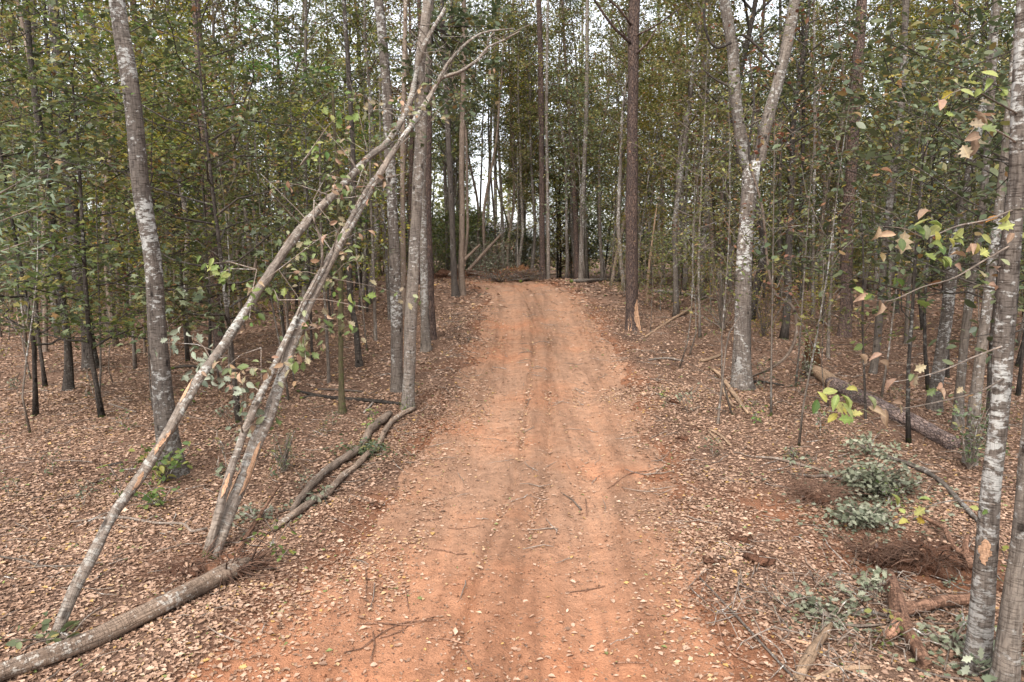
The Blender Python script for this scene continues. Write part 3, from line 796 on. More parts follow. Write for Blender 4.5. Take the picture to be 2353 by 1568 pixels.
for px, py, w, top_x, lab in ((717, 828, 6, 706, 'thin dark sapling glimpsed just right of the leaning double stem'), (756, 880, 8, 738, 'thin pale speckled sapling left of the mossy stem'),
                              (863, 783, 8, 852, 'thin dark sapling right of the blackish bent trunk'), (844, 718, 5, 840, 'short far sapling behind the blackish bent trunk'),
                              (895, 736, 8, 876, 'reddish slim trunk peeping out left of the twin mottled trunks')):
    hero('thin_sapling', lab, 'sapling', [(px, py, w), (px * .6 + top_x * .4, py - 150, w * .85), (top_x, py - 330, w * .7), (top_x - 4, py - 560, w * .5)], M['oak'] if w < 8 else M['grey'], top=None, branches=7, leafm=BG, leafn=140, sides=7, lo=.4)
tt, Qt1, bt1 = hero('mottled_tree', 'left and darker of the twin mottled trunks beside the track', 'tree',
     [(912, 900, 28), (912, 800, 26), (910, 700, 26), (905, 560, 25), (899, 430, 24), (893, 310, 23), (884, 150, 23), (870, 0, 22)], M['mottled'], branches=5, sides=16, lo=.5)
t2, Qt2, bt2 = hero('mottled_tree', 'paler right one of the twin mottled trunks, with a green tuft at its foot', 'tree',
     [(938, 940, 30), (940, 850, 27), (944, 740, 27), (951, 600, 26), (958, 450, 25), (966, 320, 25), (964, 150, 25), (976, 70, 24), (983, 0, 23)], M['mottled_pale'], branches=6, sides=16, anchor='the twin trunks', lo=.5)
hero('grey_tree', 'grey trunk tucked right behind the twin mottled trunks, flared at its foot', 'tree',
     [(980, 804, 24), (976, 740, 19), (974, 600, 18), (970, 430, 17), (975, 250, 16), (990, 0, 14)], M['grey'], branches=5)
hero('pine_tree', 'dark red pine with a thin vine up it, right behind the twin mottled trunks', 'tree',
     [(994, 780, 19), (988, 640, 17), (984, 520, 16), (984, 400, 16), (985, 200, 15), (986, 0, 14)], M['pine'], top='pine_top', topz=17, branches=5)
hero('brown_tree', 'small brown trunk visible in the gap between the twin mottled trunks', 'tree', [(928, 724, 13), (926, 560, 12), (925, 380, 11), (930, 100, 10)], M['brown'], branches=4)
hero('brown_tree', 'left of the joined pair of dark trunks at the track bend', 'tree', [(1047, 681, 18), (1044, 640, 14), (1040, 540, 14), (1036, 440, 13), (1030, 320, 13), (1022, 150, 12), (1015, 0, 11)], M['oak'], branches=6, leafm=BG, leafn=160, leafsz=.12)
hero('brown_tree', 'right of the joined pair of dark trunks at the track bend', 'tree', [(1062, 678, 18), (1060, 620, 14), (1062, 500, 13), (1061, 400, 13), (1063, 260, 12), (1066, 130, 11), (1066, 0, 10)], M['brown'], branches=6, leafm=BG, leafn=160, leafsz=.12, anchor='the track bend pair')

# straight on
hero('pine_tree', 'far reddish pine with a torn pale foot at the end of the track', 'tree', [(1247, 643, 15), (1246, 560, 13), (1245, 395, 13), (1243, 200, 13), (1240, 60, 12), (1238, 0, 11)], M['pine'], top='pine_top', topz=16, branches=14, leafm=M['yellow_leaf'], leafn=350, leafsz=.12, blen=(.8, 2.6), lo=.5, anchor='the far pine')
for px, py, w, tx, bark, lab in ((1260, 642, 9, 1256, 'grey', 'slim grey trunk touching the right side of the far pine'), (1321, 641, 8, 1336, 'grey', 'thinner left trunk of the pale pair right of the far pine'),
                                 (1335, 642, 12, 1347, 'mottled_pale', 'thicker right trunk of the pale pair right of the far pine'), (1157, 633, 8, 1143, 'grey', 'left of two grey trunks growing out of the brush heap'),
                                 (1167, 627, 9, 1176, 'grey', 'right of two grey trunks growing out of the brush heap'), (1119, 612, 8, 1130, 'oak', 'dark straight trunk against the bright gap in the trees'),
                                 (1139, 610, 9, 1137, 'oak', 'dark mottled trunk on the right edge of the bright gap'), (1288, 640, 4, 1284, 'twig', 'thin pale whip of a sapling between the far pine and the pale pair')):
    hero('slender_tree', lab, 'tree', [(px, py, w), (px * .7 + tx * .3, py - 160, w * .9), (tx, py - 380, w * .8), (tx + 3, 0, w * .65)], M[bark], topz=17, branches=9, leafm=BG, leafn=260, leafsz=.12, sides=8, lo=.35, blen=(.6, 1.8))
tp, Qp, bp_ = hero('pine_tree', 'tall red-barked pine beside the track with torn bark at its foot', 'tree',
     [(1455, 757, 36), (1452, 715, 29), (1452, 600, 27), (1452, 400, 26), (1455, 200, 25), (1457, 60, 24), (1459, 0, 23)], M['pine'], top='pine_top', topz=17, branches=0, sides=18, anchor='the tall pine')
hb = MB()
for pth in ([(1450, 101, 7), (1400, 62, 6), (1345, -6, 5)], [(1450, 58, 6), (1420, 30, 5), (1366, -5, 4)], [(1460, 125, 6), (1482, 108, 5), (1499, 81, 3)], [(1460, 83, 5), (1500, 68, 4), (1552, 35, 3)], [(1445, 95, 4), (1425, 78, 3), (1412, 60, 2)]):
    P = stem_points(pth, bp_[1] - .1)
    P[1:, 1] -= np.arange(1, len(P)) * .3
    P[:, :3] -= bp_
    q = MB(); Q = smooth_path(P, .2); q.tube(Q[:, :3], Q[:, 3], 6); put('branch', q.mesh('branch', M['pine']), tp)
# torn bark at the pine's foot
def wound(parent, base, Q, f0, f1, az, span, mat, lift=1.04, n=18, m=7):
    """a strip of bare wood lying on a stem"""
    L = len(Q); s = np.linspace(f0, f1, n) * (L - 1)
    P = np.array([np.interp(s, np.arange(L), Q[:, k]) for k in range(4)]).T
    v, tc = [], []
    for a in range(n):
        w = span * (math.sin(math.pi * (a + .25) / (n - .5)) ** .8) * (1 + .18 * RNG.normal()); az += .06 * RNG.normal()
        d = P[min(a + 1, n - 1), :3] - P[max(a - 1, 0), :3]; d /= np.linalg.norm(d)
        e1 = np.array([0, -1., 0]); e1 -= d * e1.dot(d); e1 /= np.linalg.norm(e1); e2 = np.cross(d, e1)
        for c in range(m):
            th = az + w * (c / (m - 1) - .5)
            lf = lift if 0 < c < m - 1 else .97
            rr = P[a, 3] * 1.15 * lf
            v.append(P[a, :3] + rr * (math.cos(th) * e1 + math.sin(th) * e2)); tc.append([th * .1, c * .01, a * .03])
    i = np.arange(n - 1)[:, None] * m; j = np.arange(m - 1)[None]
    F = np.stack([i + j, i + j + 1, i + m + j + 1, i + m + j], -1).reshape(-1, 4)
    bb = MB(); bb.add(v, F, tc)
    return put('torn_bark', bb.mesh('torn_bark', mat), parent)
wound(tp, bp_, Qp, .012, .07, .55, .7, M['wood'], lift=.93)
wound(tp, bp_, Qp, .010, .045, -.6, .4, M['wood'], lift=.93)

# right of the track
base = hit(1705, 893); fk = thing('forked_tree', 'tree that forks into two thick stems, pale bark below the fork, right of track', 'tree', base)
ANCHORS.append((1705, 'the forked tree'))
P = stem_points([(1705, 893, 46), (1707, 780, 40), (1708, 640, 37), (1716, 500, 32), (1724, 410, 36), (1728, 372, 40)], base[1]); P[0, 2] -= .12; P[:, :3] -= base
bb = MB(); Qf = hero_stem(bb, P, 18); put('trunk', bb.mesh('trunk', M['mottled']), fk)
for pth in ([(1724, 405, 26), (1716, 372, 27), (1700, 302, 27), (1689, 202, 26), (1682, 101, 25), (1664, 0, 24), (1650, -120, 22), (1640, -300, 18)], [(1730, 405, 26), (1743, 372, 28), (1757, 302, 27), (1784, 202, 26), (1809, 101, 25), (1826, 0, 24), (1840, -120, 22), (1850, -300, 18)]):
    P = stem_points(pth, base[1]); P[:, :3] -= base; bb = MB(); Q = hero_stem(bb, P, 14, flare=False, s0=3.4); put('stem', bb.mesh('stem', M['mottled_pale']), fk)
    k = random.randrange(3)
    for nm, me in zip(('bough', 'crown'), KINDS['top'][k]):
        o = put(nm, me, fk); o.location = Q[-2, :3]; o.rotation_euler = (0, 0, random.random() * 6)
for pth in ([(1691, 80, 7), (1713, 83, 6), (1745, 112, 6), (1784, 156, 4)], [(1617, 10, 5), (1620, 60, 6), (1632, 98, 6), (1648, 111, 6), (1680, 98, 7)], [(1612, 156, 4), (1640, 180, 5), (1665, 193, 6), (1688, 206, 6)],
            [(1726, 392, 8), (1722, 330, 6), (1733, 240, 5), (1722, 130, 4)], [(1731, 392, 7), (1745, 330, 5), (1738, 260, 3)]):
    P = stem_points(pth, base[1] - .15); P[:, :3] -= base; bb = MB(); Q = smooth_path(P, .1); bb.tube(Q[:, :3], Q[:, 3], 6); put('branch', bb.mesh('branch', M['oak']), fk)
def curve_thing(name, label, cat, pts4, mat, sides=7, step=.12, rough=.03, wig=0, group=None):
    """a vine, root, stick or log: one tube through world points"""
    P = np.array(pts4, float); base = P[0, :3].copy(); P[:, :3] -= base
    Q = smooth_path(P, step)
    if wig: Q = wiggle(Q, wig, 2.5)
    bb = MB(); bb.tube(Q[:, :3], np.maximum(Q[:, 3], .002), sides, rough=rough)
    o = put(name, bb.mesh(name, mat)); o.location = base
    return tag(o, label, cat, group)
vd = base[1]
vb = hit(1728, 868)
curve_thing('hanging_vine', 'dark vine arching down from the forked tree and back to its foot', 'vine',
            [[*p, pxw(p, w)] for p, w in ((at_depth(1724, 380, vd - .25), 4), (at_depth(1752, 480, vd - .2), 5), (at_depth(1764, 605, vd), 6), (at_depth(1781, 675, vd), 6), (at_depth(1822, 706, vd), 7), (at_depth(1830, 764, vd), 7), (at_depth(1812, 813, vd), 7), (at_depth(1773, 846, vd), 6), (vb + [0, 0, .02], 5))], M['brown'])
hero('pine_tree', 'dark red pine behind the rotten stump', 'tree', [(1941, 773, 30), (1944, 690, 26), (1945, 605, 25), (1955, 403, 25), (1965, 252, 24), (1980, 0, 22)], M['pine'], top='pine_top', topz=18, branches=10, sides=14, anchor='the right pine', leafm=M['dark_leaf'], leafn=100)
hero('grey_tree', 'slim pale leaning trunk right of the dark red pine', 'tree', [(2006, 858, 17), (2016, 786, 15), (2031, 605, 15), (2046, 454, 15), (2066, 302, 14), (2076, 151, 14), (2082, 0, 13)], M['mottled_pale'], branches=7, leafm=M['dark_leaf'], leafn=160)
hero('thin_sapling', 'thin speckled sapling between the slim leaning trunk and the large-leaved branches', 'sapling', [(2082, 791, 9), (2086, 700, 8), (2096, 600, 7), (2120, 420, 5), (2140, 250, 3)], M['grey'], top=None, branches=7, leafm=M['dark_leaf'], leafn=150, sides=7)
hero('thin_sapling', 'knobbly short sapling right beside the rotten stump', 'sapling', [(1903, 822, 8), (1905, 740, 7), (1912, 620, 5), (1916, 480, 3)], M['grey'], top=None, branches=8, leafm=BG, leafn=140, sides=7)
hero('thin_sapling', 'dark straight sapling growing in front of the fallen log', 'sapling', [(1990, 965, 6), (1986, 850, 5), (1982, 740, 5), (1984, 600, 4), (1978, 460, 3)], M['oak'], top=None, branches=9, leafm=BG, leafn=90, sides=7)
hero('mottled_tree', 'pale blotched trunk behind the fallen log, leftmost of three near the right edge', 'tree', [(2145, 942, 34), (2156, 855, 27), (2173, 745, 25), (2179, 706, 24), (2192, 580, 22), (2212, 479, 21), (2242, 328, 19), (2268, 202, 18), (2290, 0, 16)], M['mottled'], branches=8, leafm=M['dark_leaf'], leafn=200, sides=14)
hero('grey_tree', 'narrow grey trunk, middle of three near the right edge', 'tree', [(2200, 985, 23), (2210, 850, 19), (2222, 731, 18), (2240, 605, 17), (2262, 430, 15), (2280, 200, 14), (2290, 0, 13)], M['grey'], branches=8, leafm=M['dark_leaf'], leafn=160)
hero('grey_tree', 'darker grey trunk rising from green sprigs, rightmost of three near the right edge', 'tree', [(2228, 1068, 28), (2246, 880, 24), (2266, 720, 22), (2286, 560, 20), (2310, 350, 18), (2330, 150, 16), (2345, 0, 15)], M['grey'], branches=8, leafm=M['dark_leaf'], leafn=160)
nt, Qn, bn = hero('mottled_tree', 'nearest pale blotched trunk, by the red roots, carrying large-leaved branches', 'tree',
     [(2243, 1540, 50), (2258, 1382, 46), (2273, 1180, 42), (2293, 979, 40), (2308, 778, 40), (2314, 690, 40), (2321, 590, 39), (2330, 500, 37), (2338, 403, 36), (2342, 252, 36), (2350, 130, 34), (2356, 0, 33)], M['mottled'], branches=0, sides=20, topz=12)
wound(nt, bn, Qn, .088, .105, -.6, 1.0, M['wood'], lift=1.0)
hero('grey_tree', 'dark speckled trunk cut by the bottom right corner', 'tree', [(2300, 1600, 58), (2312, 1540, 52), (2328, 1382, 46), (2346, 1250, 44), (2366, 1080, 42), (2400, 700, 38), (2440, 200, 34)], M['grey'], branches=2, sides=16, topz=11)
hero('snapped_pole', 'thin orange snapped pole standing right of the tall pine', 'broken sapling', [(1487, 697, 7), (1491, 620, 6), (1500, 545, 4.5), (1510, 469, 2)], M['wood_pale'], top=None, branches=1, sides=7)
hero('thin_sapling', 'bare crooked sapling at the edge of the torn wood left of the forked tree', 'sapling', [(1649, 975, 6), (1656, 910, 5), (1664, 840, 4), (1676, 765, 4), (1712, 717, 2)], M['twig'], top=None, branches=5, sides=6)
for px, py, w, tx, bark, lab in ((1525, 655, 9, 1516, 'grey', 'first grey trunk right of the snapped orange pole'), (1575, 668, 8, 1580, 'grey', 'pale slim trunk midway between tall pine and forked tree'),
                                 (1592, 660, 8, 1612, 'mottled_pale', 'pale slim trunk curving right, just left of the forked tree'), (1640, 672, 9, 1618, 'brown', 'brown trunk directly left of the forked tree'),
                                 (1790, 700, 9, 1795, 'oak', 'dark trunk glimpsed between the forked stems and the vine'), (1838, 690, 10, 1846, 'oak', 'dark upright trunk behind the arching vine'), (1868, 725, 8, 1872, 'grey', 'grey slim trunk behind the rotten stump'),
                                 (2062, 720, 9, 2050, 'oak', 'dark trunk deep in shade right of the slim leaning trunk')):
    hero('slender_tree', lab, 'tree', [(px, py, w), (px * .7 + tx * .3, py - 180, w * .9), (tx, py - 420, w * .85), (tx - 2, 0, w * .7)], M[bark], topz=17, branches=9, leafm=BG, leafn=230, leafsz=.11, sides=8, lo=.35, blen=(.5, 1.6))

# ------------------------------------------------------------------ the leaning trees
leaf_meshes = {}
HM = {'wilt_leaf': G('wilting_single_leaves', [(0, (.06, .09, .02)), (.3, (.14, .17, .06)), (.55, (.24, .24, .14)), (.72, (.26, .175, .11)), (.9, (.36, .24, .16)), (1, (.26, .12, .05))], .3, hue=.015, val=.3, veins=True),
      'green_leaf': G('green_single_leaves', [(0, (.06, .10, .02)), (.5, (.13, .18, .04)), (.85, (.23, .27, .08)), (1, (.33, .33, .12))], .4, hue=.02, val=.25, veins=True),
      'pale_leaf': G('pale_single_leaves', [(0, (.10, .12, .08)), (.5, (.18, .20, .14)), (1, (.30, .31, .24))], .2, hue=.015, val=.2, veins=True),
      'yellow_leaf': G('yellow_single_leaves', [(0, (.27, .285, .12)), (.3, (.32, .31, .09)), (.7, (.36, .27, .04)), (1, (.30, .15, .04))], .4, hue=.02, val=.2, veins=True)}
for key in ('wilt_leaf', 'green_leaf', 'pale_leaf', 'yellow_leaf'):
    for k in range(7):
        bb = MB(); bb.leaves(np.zeros((1, 3)), np.array([[0, 1., 0]]), np.array([[0, 0, 1.]]), 1, (LEAF10, LEAF_OAK, LEAF10)[k % 3], np.array([(k + .5) / 7]), curl=(.8, 1.6, 2.6)[k % 3], width=(1, 1.2, .8)[k % 3])
        leaf_meshes[key, k] = bb.mesh('leaf', HM[key])
def one_leaf(parent, p, s, key, k=None, hang=.6):
    o = put('leaf', leaf_meshes[key, random.randrange(7) if k is None else k], parent)
    o.location = p; o.scale = (s, s, s)
    N = Vector((random.gauss(0, .5), random.gauss(-.75, .35), random.gauss(.5, .4))).normalized()
    T = Vector((random.gauss(0, .8), random.gauss(0, .5), random.gauss(-hang, .5)))
    T = (T - N * T.dot(N)).normalized()
    o.rotation_euler = Matrix((T.cross(N), T, N)).transposed().to_euler()
    return o

def leaner(name, label, stems, bark, sprays, plane):
    base = plane[0]
    t = thing(name, label, 'leaning tree', base)
    Qs = []
    for pix in stems:
        pix = [(a_, b_, w_ * .88) for a_, b_, w_ in pix]
        P = stem_points(pix, 0, plane)
        for q_ in range(len(P)):                   # the ends fan out sideways past the trunks that hold them
            if pix[q_][1] < 217 and pix[q_][0] > 960:
                p_ = at_depth(pix[q_][0], pix[q_][1], plane[1][1] - .15 + .002 * (pix[q_][0] - 960)); P[q_] = [*p_, pxw(p_, pix[q_][2])]
        P[:, :3] -= base
        n_ = len(P); P[1:-1, :3] += RNG.normal(0, .005, (n_ - 2, 3))
        bb = MB(); Q = hero_stem(bb, P, 14, flare=False, rough=.075, step=.14)
        if pix[0][2] > 12:
            sticks_from(bb, Q, 9, .05, .18, .2, .8, r=.016); sticks_from(bb, Q, 9, .4, 1.1, .45, .97, r=.011); sticks_from(bb, Q, 12, .4, 1.2, .82, .99, r=.009)
        put('trunk' if pix[0][2] > 12 else 'branch', bb.mesh('trunk', bark), t); Qs.append(Q)
    cr, tw = MB(), MB()
    for (px, py, n, sp, key) in sprays:
        c = on_plane(px, py, *plane) - base
        for k in range(max(1, n * 13 // 90)):
            e = c + RNG.normal(0, 1.55, 3) * np.array([sp, sp, sp * .8])
            m = (c + e) / 2 + np.array([0, 0, .06])
            tw.tube(np.array([c, m, e]), [.008, .005, .003], 4, cap=False)
            for j in range(9):
                one_leaf_p = e + RNG.normal(0, .09, 3) + (m - e) * RNG.random() * .8
                LEAFQ.append((t, one_leaf_p, RNG.uniform(.08, .145), key))
    if tw.v: put('twigs', tw.mesh('twigs', M['twig']), t)['kind'] = 'stuff'
    return t, Qs
LEAFQ = []
pA0 = hit(128, 1466); pT = at_depth(950, 193, bt2[1] - .25)
planeA = (pA0, pT)
A_st = [(124, 1475, 32), (140, 1420, 31), (166, 1362, 30), (222, 1256, 28), (267, 1171, 26), (323, 1095, 26), (393, 979, 26), (454, 878, 25), (519, 788, 24), (600, 660, 23), (660, 570, 23), (706, 507, 22), (740, 475, 20), (795, 418, 18), (843, 366, 17), (885, 335, 17), (912, 297, 16), (938, 245, 16), (952, 195, 14), (975, 105, 12), (1023, 20, 9)]
tA, QA = leaner('leaning_tree', 'long smooth leaning pole from the lower left, lodged in the twin trunks', [A_st], M['lean'],
    [(500, 850, 27, .22, 'pale_leaf'), (525, 820, 18, .2, 'pale_leaf'), (700, 560, 18, .3, 'wilt_leaf'), (760, 450, 27, .3, 'wilt_leaf'), (845, 350, 27, .35, 'wilt_leaf'), (950, 260, 27, .3, 'wilt_leaf'), (720, 460, 18, .4, 'wilt_leaf')], planeA)
for f0, f1, az in ((.27, .32, .5), (.375, .43, -.4), (.205, .235, .6)):
    wound(tA, pA0, QA[0], f0 * .5, f1 * .5, az, .75, M['wood'], lift=.96)
pB0 = hit(492, 1272); pTB = at_depth(993, 216, bt2[1] - .5)
planeB = (pB0, pTB)
B1 = [(484, 1285, 46), (510, 1215, 38), (535, 1160, 36), (565, 1085, 35), (590, 1020, 33), (622, 940, 31), (655, 840, 29), (690, 740, 26), (730, 660, 24), (775, 570, 21), (815, 500, 20), (860, 420, 17), (905, 345, 14), (952, 277, 13), (993, 216, 12), (1013, 180, 10), (1054, 166, 9), (1100, 137, 8), (1122, 109, 6), (1156, 94, 5), (1194, 72, 3)]
B2 = [(474, 1275, 27), (490, 1215, 23), (510, 1140, 21), (530, 1080, 20), (560, 1000, 19), (588, 930, 18), (625, 850, 17), (660, 775, 16), (700, 690, 15), (745, 610, 14), (790, 530, 13), (826, 465, 12), (858, 410, 9)]
B3 = [(1003, 193, 8), (1026, 150, 8), (1062, 109, 7), (1105, 78, 6), (1150, 69, 4), (1180, 66, 3)]
B4 = [(1118, 116, 5), (1122, 92, 4), (1135, 74, 3)]
B5 = [(740, 620, 8), (738, 560, 6), (720, 500, 5), (722, 460, 3)]
tB, QB = leaner('leaning_tree', 'leaning tree with two stems from one mossy foot, reaching over to the twin trunks', [B1, B2, B3, B4, B5], M['lean'],
    [(640, 860, 27, .22, 'wilt_leaf'), (600, 930, 18, .2, 'wilt_leaf'), (700, 760, 36, .28, 'wilt_leaf'), (640, 620, 27, .35, 'wilt_leaf'), (760, 640, 36, .3, 'wilt_leaf'), (690, 380, 18, .4, 'green_leaf'), (820, 430, 27, .3, 'wilt_leaf'), (950, 255, 27, .3, 'wilt_leaf'), (590, 620, 27, .35, 'green_leaf'), (640, 690, 18, .3, 'green_leaf'),
     (1080, 160, 27, .4, 'wilt_leaf'), (1000, 240, 18, .3, 'wilt_leaf'), (600, 800, 18, .25, 'wilt_leaf'), (560, 880, 18, .2, 'pale_leaf')], planeB)
wound(tB, pB0, QB[0], .062, .115, .65, .8, M['wood'], lift=.97)
wound(tB, pB0, QB[0], .055, .09, -.6, .35, M['wood'], lift=.97)
wound(tB, pB0, QB[1], .10, .15, .0, .9, M['wood'], lift=.97)
for (t, p, s, key) in LEAFQ:
    one_leaf(t, p, s, key)

# big dark oak boughs hanging by the twin trunks
ob = at_depth(1075, 200, bt2[1] + 1.0)
ot = MB(); oc = MB(); pts = []
root = np.array([*at_depth(985, 60, bt2[1] + .6)])
for (px, py) in ((1040, 60), (1090, 100), (1140, 150), (1120, 220), (1060, 250), (1030, 180), (1150, 60), (1010, 240), (930, 180), (1130, 20), (1060, 30)):
    e = at_depth(px, py, bt2[1] + RNG.uniform(.2, 1.8)); q = wiggle(np.array([root + (e - root) * s for s in np.linspace(0, 1, 6)]), .12, 1.3)
    ot.tube(q - bt2, np.linspace(.022, .004, 6), 5, cap=False); pts += list(q[2:] - bt2) + [q[-1] - bt2] * 2
spray(oc, pts, 900, .15, .22, LEAF_OAK, up=.8)
put('bough', ot.mesh('bough', M['oak']), t2); put('crown', oc.mesh('crown', M['dark_leaf']), t2)

# large-leaved branches of the nearest trunk
def leafy_branch(pts, depth0, depth1, leaves, parent, base, mat=M['twig']):
    n = len(pts); P = []
    for k, (px, py) in enumerate(pts):
        p = at_depth(px, py, depth0 + (depth1 - depth0) * k / (n - 1)); P.append([*(p - base), .008 - .006 * k / (n - 1)])
    Q = smooth_path(np.array(P), .05); bb = MB(); bb.tube(Q[:, :3], Q[:, 3], 5, cap=False)
    br = put('branch', bb.mesh('branch', mat), parent)
    for (px, py, s, key, k) in leaves:
        f = min(range(len(pts)), key=lambda i: (pts[i][0] - px) ** 2 + (pts[i][1] - py) ** 2)
        d = depth0 + (depth1 - depth0) * f / (n - 1) + random.uniform(-.12, .08)
        for extra in range(2 if random.random() < .7 else 1):
            o = one_leaf(br, at_depth(px + extra * random.uniform(-34, 34), py + extra * random.uniform(-26, 26), d) - base, s * (.68 - .14 * extra), key, k if not extra else None, hang=random.choice((-.3, .5, 1.0)))
D0 = bn[1]
Y, GR, W = 'yellow_leaf', 'green_leaf', 'wilt_leaf'
leafy_branch([(2345, 265), (2290, 235), (2230, 205), (2180, 220), (2150, 255)], D0, D0 - .9, [(2255, 165, .17, GR, 6), (2275, 180, .16, GR, 5), (2225, 190, .16, Y, 1), (2205, 205, .15, Y, 0), (2240, 225, .18, GR, 5), (2160, 255, .18, W, 5), (2175, 245, .12, GR, 5), (2290, 200, .12, GR, 4), (2300, 220, .12, GR, 4)], nt, bn)
leafy_branch([(2340, 330), (2290, 300), (2250, 290), (2225, 310)], D0, D0 - .8, [(2240, 265, .17, W, 5), (2255, 285, .16, W, 5), (2235, 310, .22, W, 5), (2215, 325, .20, W, 5), (2250, 330, .16, W, 4), (2280, 240, .13, W, 4), (2225, 285, .14, W, 4)], nt, bn)
leafy_branch([(2335, 480), (2270, 505), (2200, 520), (2130, 545), (2075, 525), (2010, 520)], D0, D0 - 1.2, [(2310, 485, .20, Y, 0), (2290, 525, .18, Y, 1), (2255, 540, .17, GR, 6), (2270, 575, .18, Y, 1), (2215, 525, .16, GR, 6), (2165, 515, .18, GR, 6), (2150, 530, .14, Y, 2), (2110, 505, .18, W, 5), (2080, 530, .22, W, 4), (2100, 520, .18, GR, 6), (2060, 540, .16, W, 5), (2020, 520, .13, W, 5), (2140, 560, .16, GR, 5), (2190, 555, .14, GR, 5), (2330, 545, .18, GR, 6), (2315, 560, .16, W, 5)], nt, bn)
leafy_branch([(2330, 560), (2260, 600), (2190, 640), (2120, 660), (2050, 690), (2000, 690)], D0, D0 - 1.0, [(2235, 560, .15, W, 5), (2220, 590, .16, W, 5), (2150, 600, .16, GR, 4), (2165, 590, .14, GR, 5), (2000, 680, .17, W, 5), (2020, 690, .18, W, 5), (1985, 675, .12, GR, 5), (2105, 690, .14, GR, 4), (2060, 640, .13, 'green_leaf', 2), (2250, 620, .16, W, 4), (2270, 655, .17, W, 5), (2290, 620, .14, W, 5)], nt, bn)
leafy_branch([(2320, 790), (2240, 820), (2170, 850), (2100, 870), (2040, 880)], D0, D0 - .8, [(2090, 880, .16, W, 5), (2060, 870, .15, W, 5), (2110, 860, .18, W, 4), (2020, 830, .17, W, 5), (1975, 815, .16, W, 5), (2130, 840, .14, W, 4), (2150, 890, .16, W, 5), (2165, 880, .12, W, 6)], nt, bn)
leafy_branch([(2325, 860), (2250, 900), (2150, 925), (2060, 940), (1990, 930), (1930, 915)], D0, D0 - 1.1, [(1890, 905, .18, GR, 6), (1915, 915, .17, Y, 1), (1935, 925, .20, GR, 6), (1950, 945, .16, GR, 5), (1965, 965, .17, GR, 4), (1985, 950, .14, Y, 1), (2035, 940, .18, W, 5), (2050, 925, .16, W, 5), (1995, 935, .17, W, 5), (1925, 950, .13, Y, 3), (1900, 925, .12, Y, 2)], nt, bn)
leafy_branch([(2285, 1160), (2200, 1150), (2130, 1165), (2080, 1190)], D0 - .4, D0 - 1.1, [(2065, 1205, .15, Y, 2), (2100, 1185, .13, Y, 1), (2062, 1163, .13, GR, 5), (2250, 1170, .11, GR, 6), (2140, 1150, .11, GR, 5)], nt, bn)

# pale leaves hanging in at the left edge
lb_base = at_depth(-190, 470, 7.5); gz = float(ground(lb_base[0], lb_base[1]))
lt = thing('willow_oak', 'tree at the left edge whose grey-green narrow leaves reach into view', 'tree', (lb_base[0], lb_base[1], gz))
b0 = np.array([lb_base[0], lb_base[1], gz])
bb = MB(); Q = smooth_path(np.array([[0, 0, -.1, .09], [.1, 0, 2, .08], [0, .1, 5, .06], [.1, 0, 9, .03]]), .3); bb.tube(Q[:, :3], Q[:, 3], 10, rough=.04); put('trunk', bb.mesh('trunk', M['grey']), lt)
bb, cr, pts = MB(), MB(), []
for (px, py) in ((60, 400), (110, 420), (30, 470), (90, 540), (40, 590), (120, 470), (20, 350), (60, 620), (-60, 420), (-40, 540)):
    e = at_depth(px, py, 7.5 + RNG.uniform(-.8, .8)) - b0; s = np.array([0, 0, e[2] - .5])
    q = wiggle(np.array([s + (e - s) * k for k in np.linspace(0, 1, 7)]), .12, 1.5); bb.tube(q, np.linspace(.02, .003, 7), 4, cap=False); pts += list(q[3:]) + [q[-1]] * 2
spray(cr, pts, 620, .125, .15, LEAF_LONG, up=.9, flat=.7)
put('bough', bb.mesh('bough', M['twig']), lt); put('crown', cr.mesh('crown', G('willow_leaves', [(0, (.05, .075, .038)), (.6, (.11, .14, .075)), (1, (.21, .235, .16))], .25, hue=.01, val=.1)), lt)
for nm, me in zip(('bough', 'crown'), KINDS['top'][0]):
    o = put(nm, me, lt); o.location = (.1, 0, 8)

# ------------------------------------------------------------------ logs, stump, roots
def log_pts(pix, lift=0.0, sink=.25):
    out = []
    for (px, py, w) in pix:
        p = hit(px, py); r = pxw(p, w); out.append([p[0], p[1], p[2] + r * (1 - sink) + lift, r])
    return out
def log_thing(name, label, cat, pix, mat, sides=12, lift=0, rough=.05, wig=0, step=.12, group=None):
    return curve_thing(name, label, cat, log_pts(pix, lift), mat, sides, step, rough, wig, group)

lg = log_pts([(-60, 1600, 50), (0, 1568, 48), (130, 1522, 46), (260, 1468, 46), (390, 1402, 46), (470, 1362, 46), (540, 1328, 44), (575, 1308, 30)], .02)
P = np.array(lg); P[:, 3] *= .9; base = P[0, :3].copy(); P[:, :3] -= base
lt_ = thing('fallen_log', 'long smooth fallen log from the lower left corner to a torn root ball', 'log', base)
bb = MB(); Q = hero_stem(bb, P, 18, flare=False, rough=.04, step=.1); put('trunk', bb.mesh('trunk', M['log']), lt_)
rb = MB()
for k in range(120):
    d = RNG.normal(0, 1, 3) * np.array([.24, .2, .13]); s = Q[-1 - int(RNG.integers(0, 3)), :3]
    e = s + d + np.array([.05, .03, -.05]); rb.tube(wiggle(np.array([s, s + d * .4 + RNG.normal(0, .03, 3), e]), .03), [.012, .007, .002], 4, cap=False)
put('root_tangle', rb.mesh('root_tangle', bark_mat('dark_rootlets', (.07, .042, .030), (.185, .108, .074), None, bands=.3)), lt_)['kind'] = 'stuff'

